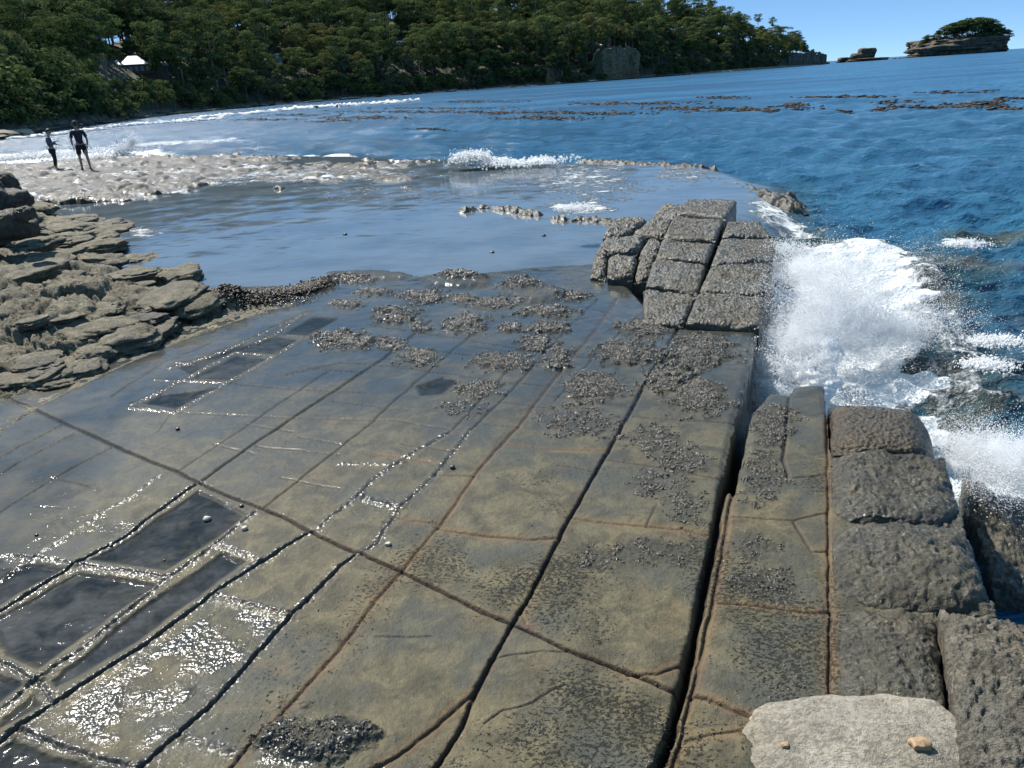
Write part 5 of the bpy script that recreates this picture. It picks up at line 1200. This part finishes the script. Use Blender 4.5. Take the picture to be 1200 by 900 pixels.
# ================================================================== loose stones on the pavement
M_PEB = plain('pale_stone_chip', (.42, .38, .32), .6, .25, 40); M_PEBD = plain('dark_stone_chip', (.05, .045, .04), .35, .3, 40); M_PEBT = plain('tan_stone_chip', (.30, .20, .11), .6, .3, 40)
ST = [(243,608,12,M_PEB,'pale angular stone lying on the dark wet slab with algae'),(287,621,10,M_PEB,'flat pale stone chip inside the rimmed square next to the dark slab'),(208,503,7,M_PEBD,'small dark pebble on the bluish slab left of the middle'),
      (43,628,6,M_PEBD,'tiny dark pebble on the grey slab at the left edge'),(283,594,7,M_PEBD,'dark stone chip in the long main crack'),(530,548,9,M_PEBD,'dark wet stone beside the raised rim in the middle'),
      (455,639,9,M_PEB,'white shell like chip by the crossing of the cracks'),(130,640,6,M_PEBD,'dark pebble on the rim between two dark slabs'),(192,655,4,M_PEBD,'speck sized pebble on the dark algae slab'),
      (405,278,6,M_PEBD,'lone dark stone at the left in the shallow pool'),(637,280,7,M_PEBD,'dark stone in the pool near the causeway'),(577,300,8,M_PEBD,'dark stone near the front rim of the pool')]
for i, (a, b, w_, mt, lab) in enumerate(ST):
    x, y = GS(a, b); z = float(pave_z(np.array([x]), np.array([y]))[0]); z = max(z, -.2); k = y*1.1/FPX
    o = boulder('stone', (x, y, z+w_*k*.2), (w_*k*.38, w_*k*.34, w_*k*.25), rz=i, sub=3, amp=.4, seed=700+i, mat=mt, box=.4); tag(o, lab, 'stone', 'loose stones on the pavement')
# stones on the pale boulder: found by casting onto its mesh later
dg = bpy.context.evaluated_depsgraph_get()
def drop(x, y, z0=2.0):
    ok, loc, nrm, idx, ob, mt_ = S.ray_cast(dg, Vector((x, y, z0)), Vector((0, 0, -1))); return loc.z if ok else 0
for (a, b, w_, lab) in [(1076,880,22,'tan crusted stone lying on the pale boulder'),(918,890,9,'small brown stone near the left end of the pale boulder')]:
    x, y = G(a, b, .27); z = drop(x, y); x, y = G(a, b, z); z = drop(x, y); k = 2.6/FPX
    tag(boulder('stone', (x, y, z+w_*k*.15), (w_*k*.6, w_*k*.5, w_*k*.34), sub=4, amp=.4, seed=int(a), mat=M_PEBT, box=.4), lab, 'stone', 'loose stones on the pavement')

# ================================================================== the two people on the platform
def skin_body(name, verts, edges, radii, mat, parent=None, loc=(0, 0, 0), sub=2):
    me = bpy.data.meshes.new(name); me.from_pydata(verts, edges, []); o = bpy.data.objects.new(name, me); COL.objects.link(o)
    m = o.modifiers.new('skin', 'SKIN'); m.use_smooth_shade = True
    for i, r_ in enumerate(radii):
        sv = me.skin_vertices[0].data[i]; sv.radius = (r_, r_) if not hasattr(r_, '__len__') else r_; sv.use_root = (i == 0)
    s_ = o.modifiers.new('sub', 'SUBSURF'); s_.levels = sub; s_.render_levels = sub
    me.materials.append(mat); o.parent = parent; o.location = loc if not parent else (0, 0, 0); return o
M_SKIN = plain('skin', (.36, .20, .14), .5, .06, 20); M_HAIR = plain('black_hair', (.012, .010, .010), .5, .2, 30); M_NAVY = plain('navy_cloth', (.014, .016, .026), .85, .2, 30); M_BLK = plain('black_cloth', (.010, .010, .014), .85, .2, 30)
M_TEAL = plain('blue_grey_cloth', (.075, .10, .14), .85, .2, 30); M_SHOE = plain('dark_shoe', (.02, .02, .022), .6, .2, 30); M_PHONE = plain('phone_black', (.01, .01, .012), .2, .1, 10); M_WHT = plain('white_hem', (.7, .7, .7), .8, .05, 10)
class Sk:
    def __init__(s): s.v, s.e, s.r = [], [], []
    def add(s, p, r, par=None):
        s.v.append(tuple(p)); s.r.append(r)
        if par is not None: s.e.append((par, len(s.v)-1))
        return len(s.v)-1
    def chain(s, par, pts):
        for p, r in pts: par = s.add(p, r, par)
        return par
def hand(s, wrist, d, up, L=.17, curl=.35):
    """palm, four unequal bent fingers and a thumb from the side of the palm"""
    d = Vector(d).normalized(); up = Vector(up); side = d.cross(up).normalized(); up = side.cross(d).normalized(); w_ = Vector(s.v[wrist])
    pm = s.add(w_+d*L*.30, (.030, .017), wrist)
    for k, (o_, ln) in enumerate([(-.030, .40), (-.010, .47), (.010, .44), (.028, .34)]):
        b0 = w_+d*L*.50+side*o_; t1 = b0+d*L*ln*.5-up*L*ln*.12; t2 = b0+d*L*ln*.8-up*L*ln*curl
        s.chain(pm, [(b0, .010), (t1, .0085), (t2, .007)])
    th = w_+d*L*.2-side*.034; s.chain(pm, [(th+d*L*.08-side*.012, .010), (th+d*L*.30-side*.010-up*.012, .008)])
def head(parent, c, r, yaw, pitch, hat=False, long=False):
    """a head with brow, nose, mouth, chin and ears turned by yaw (0 = away from the camera)"""
    V, Fc = ICO[4]; P = V*np.array([.80, .98, 1.16])
    f = np.exp(-((V[:, 0]/.34)**2+((V[:, 2]+.08)/.30)**2))*(V[:, 1] > 0); P[:, 1] += .20*f*np.clip(1-abs(V[:, 0])/.3, 0, 1)      # nose
    P[:, 1] -= .10*np.exp(-(((np.abs(V[:, 0])-.34)/.16)**2+((V[:, 2]-.10)/.14)**2))*(V[:, 1] > 0)                               # eye sockets
    P[:, 1] += .05*np.exp(-((V[:, 0]/.3)**2+((V[:, 2]+.42)/.10)**2))*(V[:, 1] > 0)                                              # lips
    P[:, 1] += .10*np.exp(-((V[:, 0]/.3)**2+((V[:, 2]+.85)/.22)**2))*(V[:, 1] > 0); P[:, 0] *= 1-.25*np.clip(-V[:, 2]-.3, 0, 1)
    P[:, 0] += .16*np.sign(V[:, 0])*np.exp(-((V[:, 1]/.2)**2+((V[:, 2]-.02)/.22)**2))*(np.abs(V[:, 0]) > .8)                     # ears
    o = mesh_obj('head', P*r, Fc, M_SKIN, parent=parent, loc=c); o.rotation_euler = (pitch, 0, yaw)
    Hm = V*np.array([.86, 1.04, 1.22])*(1+.04*fbm3(V*3, 2, 3, 5)[:, None]); kf = ((V[:, 2] > -.1+.75*V[:, 1]) & (V[:, 2] > -.55))[Fc].all(1)
    hv, hf, _ = compact(Hm*r, Fc[kf], {}); h_ = mesh_obj('hair', hv, hf, M_HAIR, parent=o)
    for sx in (-1, 1):
        e_ = mesh_obj('eye', ICO[2][0]*r*.11, ICO[2][1], M_BLK, parent=o, loc=(sx*.30*r, .86*r, .12*r))
    if hat:
        k2 = (V[:, 2] > .25)[Fc].all(1); hv, hf, _ = compact(V*np.array([.92, 1.10, 1.30])*r, Fc[k2], {}); mesh_obj('cap', hv, hf, M_NAVY, parent=o)
        bv = np.array([(-.62, .95, .38), (.62, .95, .38), (.5, 1.62, .22), (-.5, 1.62, .22), (-.62, .95, .46), (.62, .95, .46), (.5, 1.62, .28), (-.5, 1.62, .28)])*r
        mesh_obj('cap_peak', bv, np.array([(0, 1, 2, 3), (4, 7, 6, 5), (0, 4, 5, 1), (1, 5, 6, 2), (2, 6, 7, 3), (3, 7, 4, 0)]), M_NAVY, parent=o)
    return o
def person(a_foot, b_foot, Ht, lab, kind, rz):
    z = .2
    for _ in range(6):
        x, y = G(a_foot, b_foot, z); z = plat_z(x, y)
    e = empty('person', (x, y, z), rz); tag(e, lab, 'person'); s = Ht/1.8
    k = Sk(); S3 = lambda *p: tuple(v*s for v in p)
    if kind == 'man':
        pel = k.add(S3(0, 0, .96), .135*s)
        ch = k.chain(pel, [(S3(0, -.01, 1.10), .125*s), (S3(0, 0, 1.28), .145*s), (S3(0, 0, 1.42), .125*s)]); nk = k.chain(ch, [(S3(0, .01, 1.53), .055*s), (S3(0, .03, 1.60), .055*s)])
        for sx in (-1, 1):
            sh = k.add(S3(.19*sx, 0, 1.43), .06*s, ch); wr = k.chain(sh, [(S3(.25*sx, -.03, 1.25), .048*s), (S3(.275*sx, -.05, 1.13), .042*s), (S3(.265*sx, .02, .98), .036*s), (S3(.245*sx, .07, .87), .026*s)]); hand(k, wr, (-.05*sx, .25, -1), (-sx, 0, 0), .18*s)
        for sx, fy in ((-1, .02), (1, -.10)):
            hp = k.add(S3(.095*sx, 0, .90), .098*s, pel); k.chain(hp, [(S3(.115*sx, .02+fy*.4, .70), .083*s), (S3(.125*sx, .03+fy*.8, .50), .056*s), (S3(.13*sx, fy, .34), .056*s), (S3(.135*sx, fy-.02, .10), .036*s), (S3(.14*sx, fy, .04), .04*s), (S3(.15*sx, fy+.13, .025), .03*s)])
    else:
        pel = k.add(S3(0, 0, .93), .125*s)
        ch = k.chain(pel, [(S3(0, .0, 1.08), .115*s), (S3(0, -.03, 1.26), .128*s), (S3(0, -.04, 1.40), .11*s)]); nk = k.chain(ch, [(S3(0, -.01, 1.52), .05*s), (S3(0, .03, 1.60), .05*s)])
        for sx in (-1, 1):
            el = 1.16 if sx > 0 else 1.12; hx = .08 if sx > 0 else .14
            sh = k.add(S3(.17*sx, -.03, 1.41), .055*s, ch); wr = k.chain(sh, [(S3(.21*sx, -.03, 1.27), .045*s), (S3(.22*sx, .02, el), .04*s), (S3(.17*sx, .16, el+.05), .033*s), (S3(hx*sx, .29, el+(.12 if sx > 0 else -.02)), .026*s)]); hand(k, wr, (-.3*sx, 1, .25 if sx > 0 else -.1), (0, -.3, 1), .17*s)
        for sx in (-1, 1):
            hp = k.add(S3(.085*sx, 0, .88), .09*s, pel); k.chain(hp, [(S3(.095*sx, .02, .68), .077*s), (S3(.10*sx, .03, .49), .056*s), (S3(.10*sx, 0, .33), .053*s), (S3(.105*sx, -.02, .10), .036*s), (S3(.11*sx, 0, .04), .04*s), (S3(.12*sx, .12, .025), .03*s)])
    skin_body('body', k.v, k.e, k.r, M_SKIN, e)
    hd = head(e, S3(0, .05, 1.70), .118*s, 0 if kind == 'man' else 0, -.15 if kind == 'man' else -.45, hat=(kind == 'man'))
    # clothes follow the body as slightly larger sleeves of cloth
    def cloth(name, chains, mat):
        c = Sk()
        first = None
        for ch_ in chains:
            par = None
            for q_ in ch_:
                if isinstance(q_, int): par = q_
                else: par = c.add(S3(*q_[0]), (q_[1]*s if not hasattr(q_[1], '__len__') else tuple(v*s for v in q_[1])), par)
        return skin_body(name, c.v, c.e, c.r, mat, e)
    if kind == 'man':
        cloth('shirt', [[((0, 0, .93), .150), ((0, -.01, 1.10), .142), ((0, 0, 1.28), .160), ((0, 0, 1.42), .138), ((0, .01, 1.49), .075)], [3, ((.19, 0, 1.43), .075), ((.25, -.03, 1.27), .066), ((.265, -.04, 1.19), .066)], [3, ((-.19, 0, 1.43), .075), ((-.25, -.03, 1.27), .066), ((-.265, -.04, 1.19), .066)]], M_NAVY)
        cloth('shorts', [[((0, 0, .97), .145), ((.095, 0, .88), .112), ((.115, .0, .70), .100), ((.122, 0, .56), .096)], [0, ((-.095, 0, .88), .112), ((-.115, .02, .70), .100), ((-.122, .03, .56), .096)]], M_BLK)
    else:
        cloth('jumper', [[((0, 0, .93), .138), ((0, 0, 1.08), .130), ((0, -.03, 1.26), .142), ((0, -.04, 1.40), .122), ((0, -.02, 1.47), .068)], [3, ((.17, -.03, 1.41), .068), ((.21, -.03, 1.27), .058), ((.22, .02, 1.16), .052), ((.17, .16, 1.21), .045), ((.11, .25, 1.26), .038)], [3, ((-.17, -.03, 1.41), .068), ((-.21, -.03, 1.27), .058), ((-.22, .02, 1.12), .052), ((-.17, .16, 1.17), .045), ((-.145, .25, 1.12), .038)]], M_TEAL)
        cloth('trousers', [[((0, 0, .92), .132), ((.085, 0, .86), .102), ((.095, .02, .68), .090), ((.10, .03, .49), .074), ((.10, 0, .33), .070), ((.105, -.02, .18), .062)], [0, ((-.085, 0, .86), .102), ((-.095, .02, .68), .090), ((-.10, .03, .49), .074), ((-.10, 0, .33), .070), ((-.105, -.02, .18), .062)]], M_BLK)
        v_, f_ = boxv(-.036*s, .036*s, -.005, .005, -.075*s, .075*s)
        ph = mesh_obj('phone', v_, f_, M_PHONE, smooth=False); ca, sa = math.cos(rz), math.sin(rz); lx, ly, lz = .035*s, .40*s, 1.36*s
        ph.location = (x+lx*ca-ly*sa, y+lx*sa+ly*ca, z+lz); ph.rotation_euler = (.7, 0, rz); tag(ph, 'dark phone held up by the smaller person on the platform', 'phone')
    for sx in (-1, 1):
        fy = ({-1: .02, 1: -.10}[sx] if kind == 'man' else 0)
        if kind == 'man':
            c = Sk(); a0 = c.add(S3(.14*sx, fy-.05, .035), .05*s); c.chain(a0, [(S3(.145*sx, fy+.05, .04), .048*s), (S3(.155*sx, fy+.17, .03), .036*s)]); skin_body('shoe', c.v, c.e, c.r, M_SHOE, e)
    return e
person(101, 197, 1.86, 'tall person in dark T-shirt, cap and shorts walking on the wet platform', 'man', math.radians(35))
person(67, 199, 1.62, 'smaller person in blue grey jumper and dark trousers looking down at a phone', 'boy', math.radians(-70))
print('OBJECTS', len(bpy.data.objects))
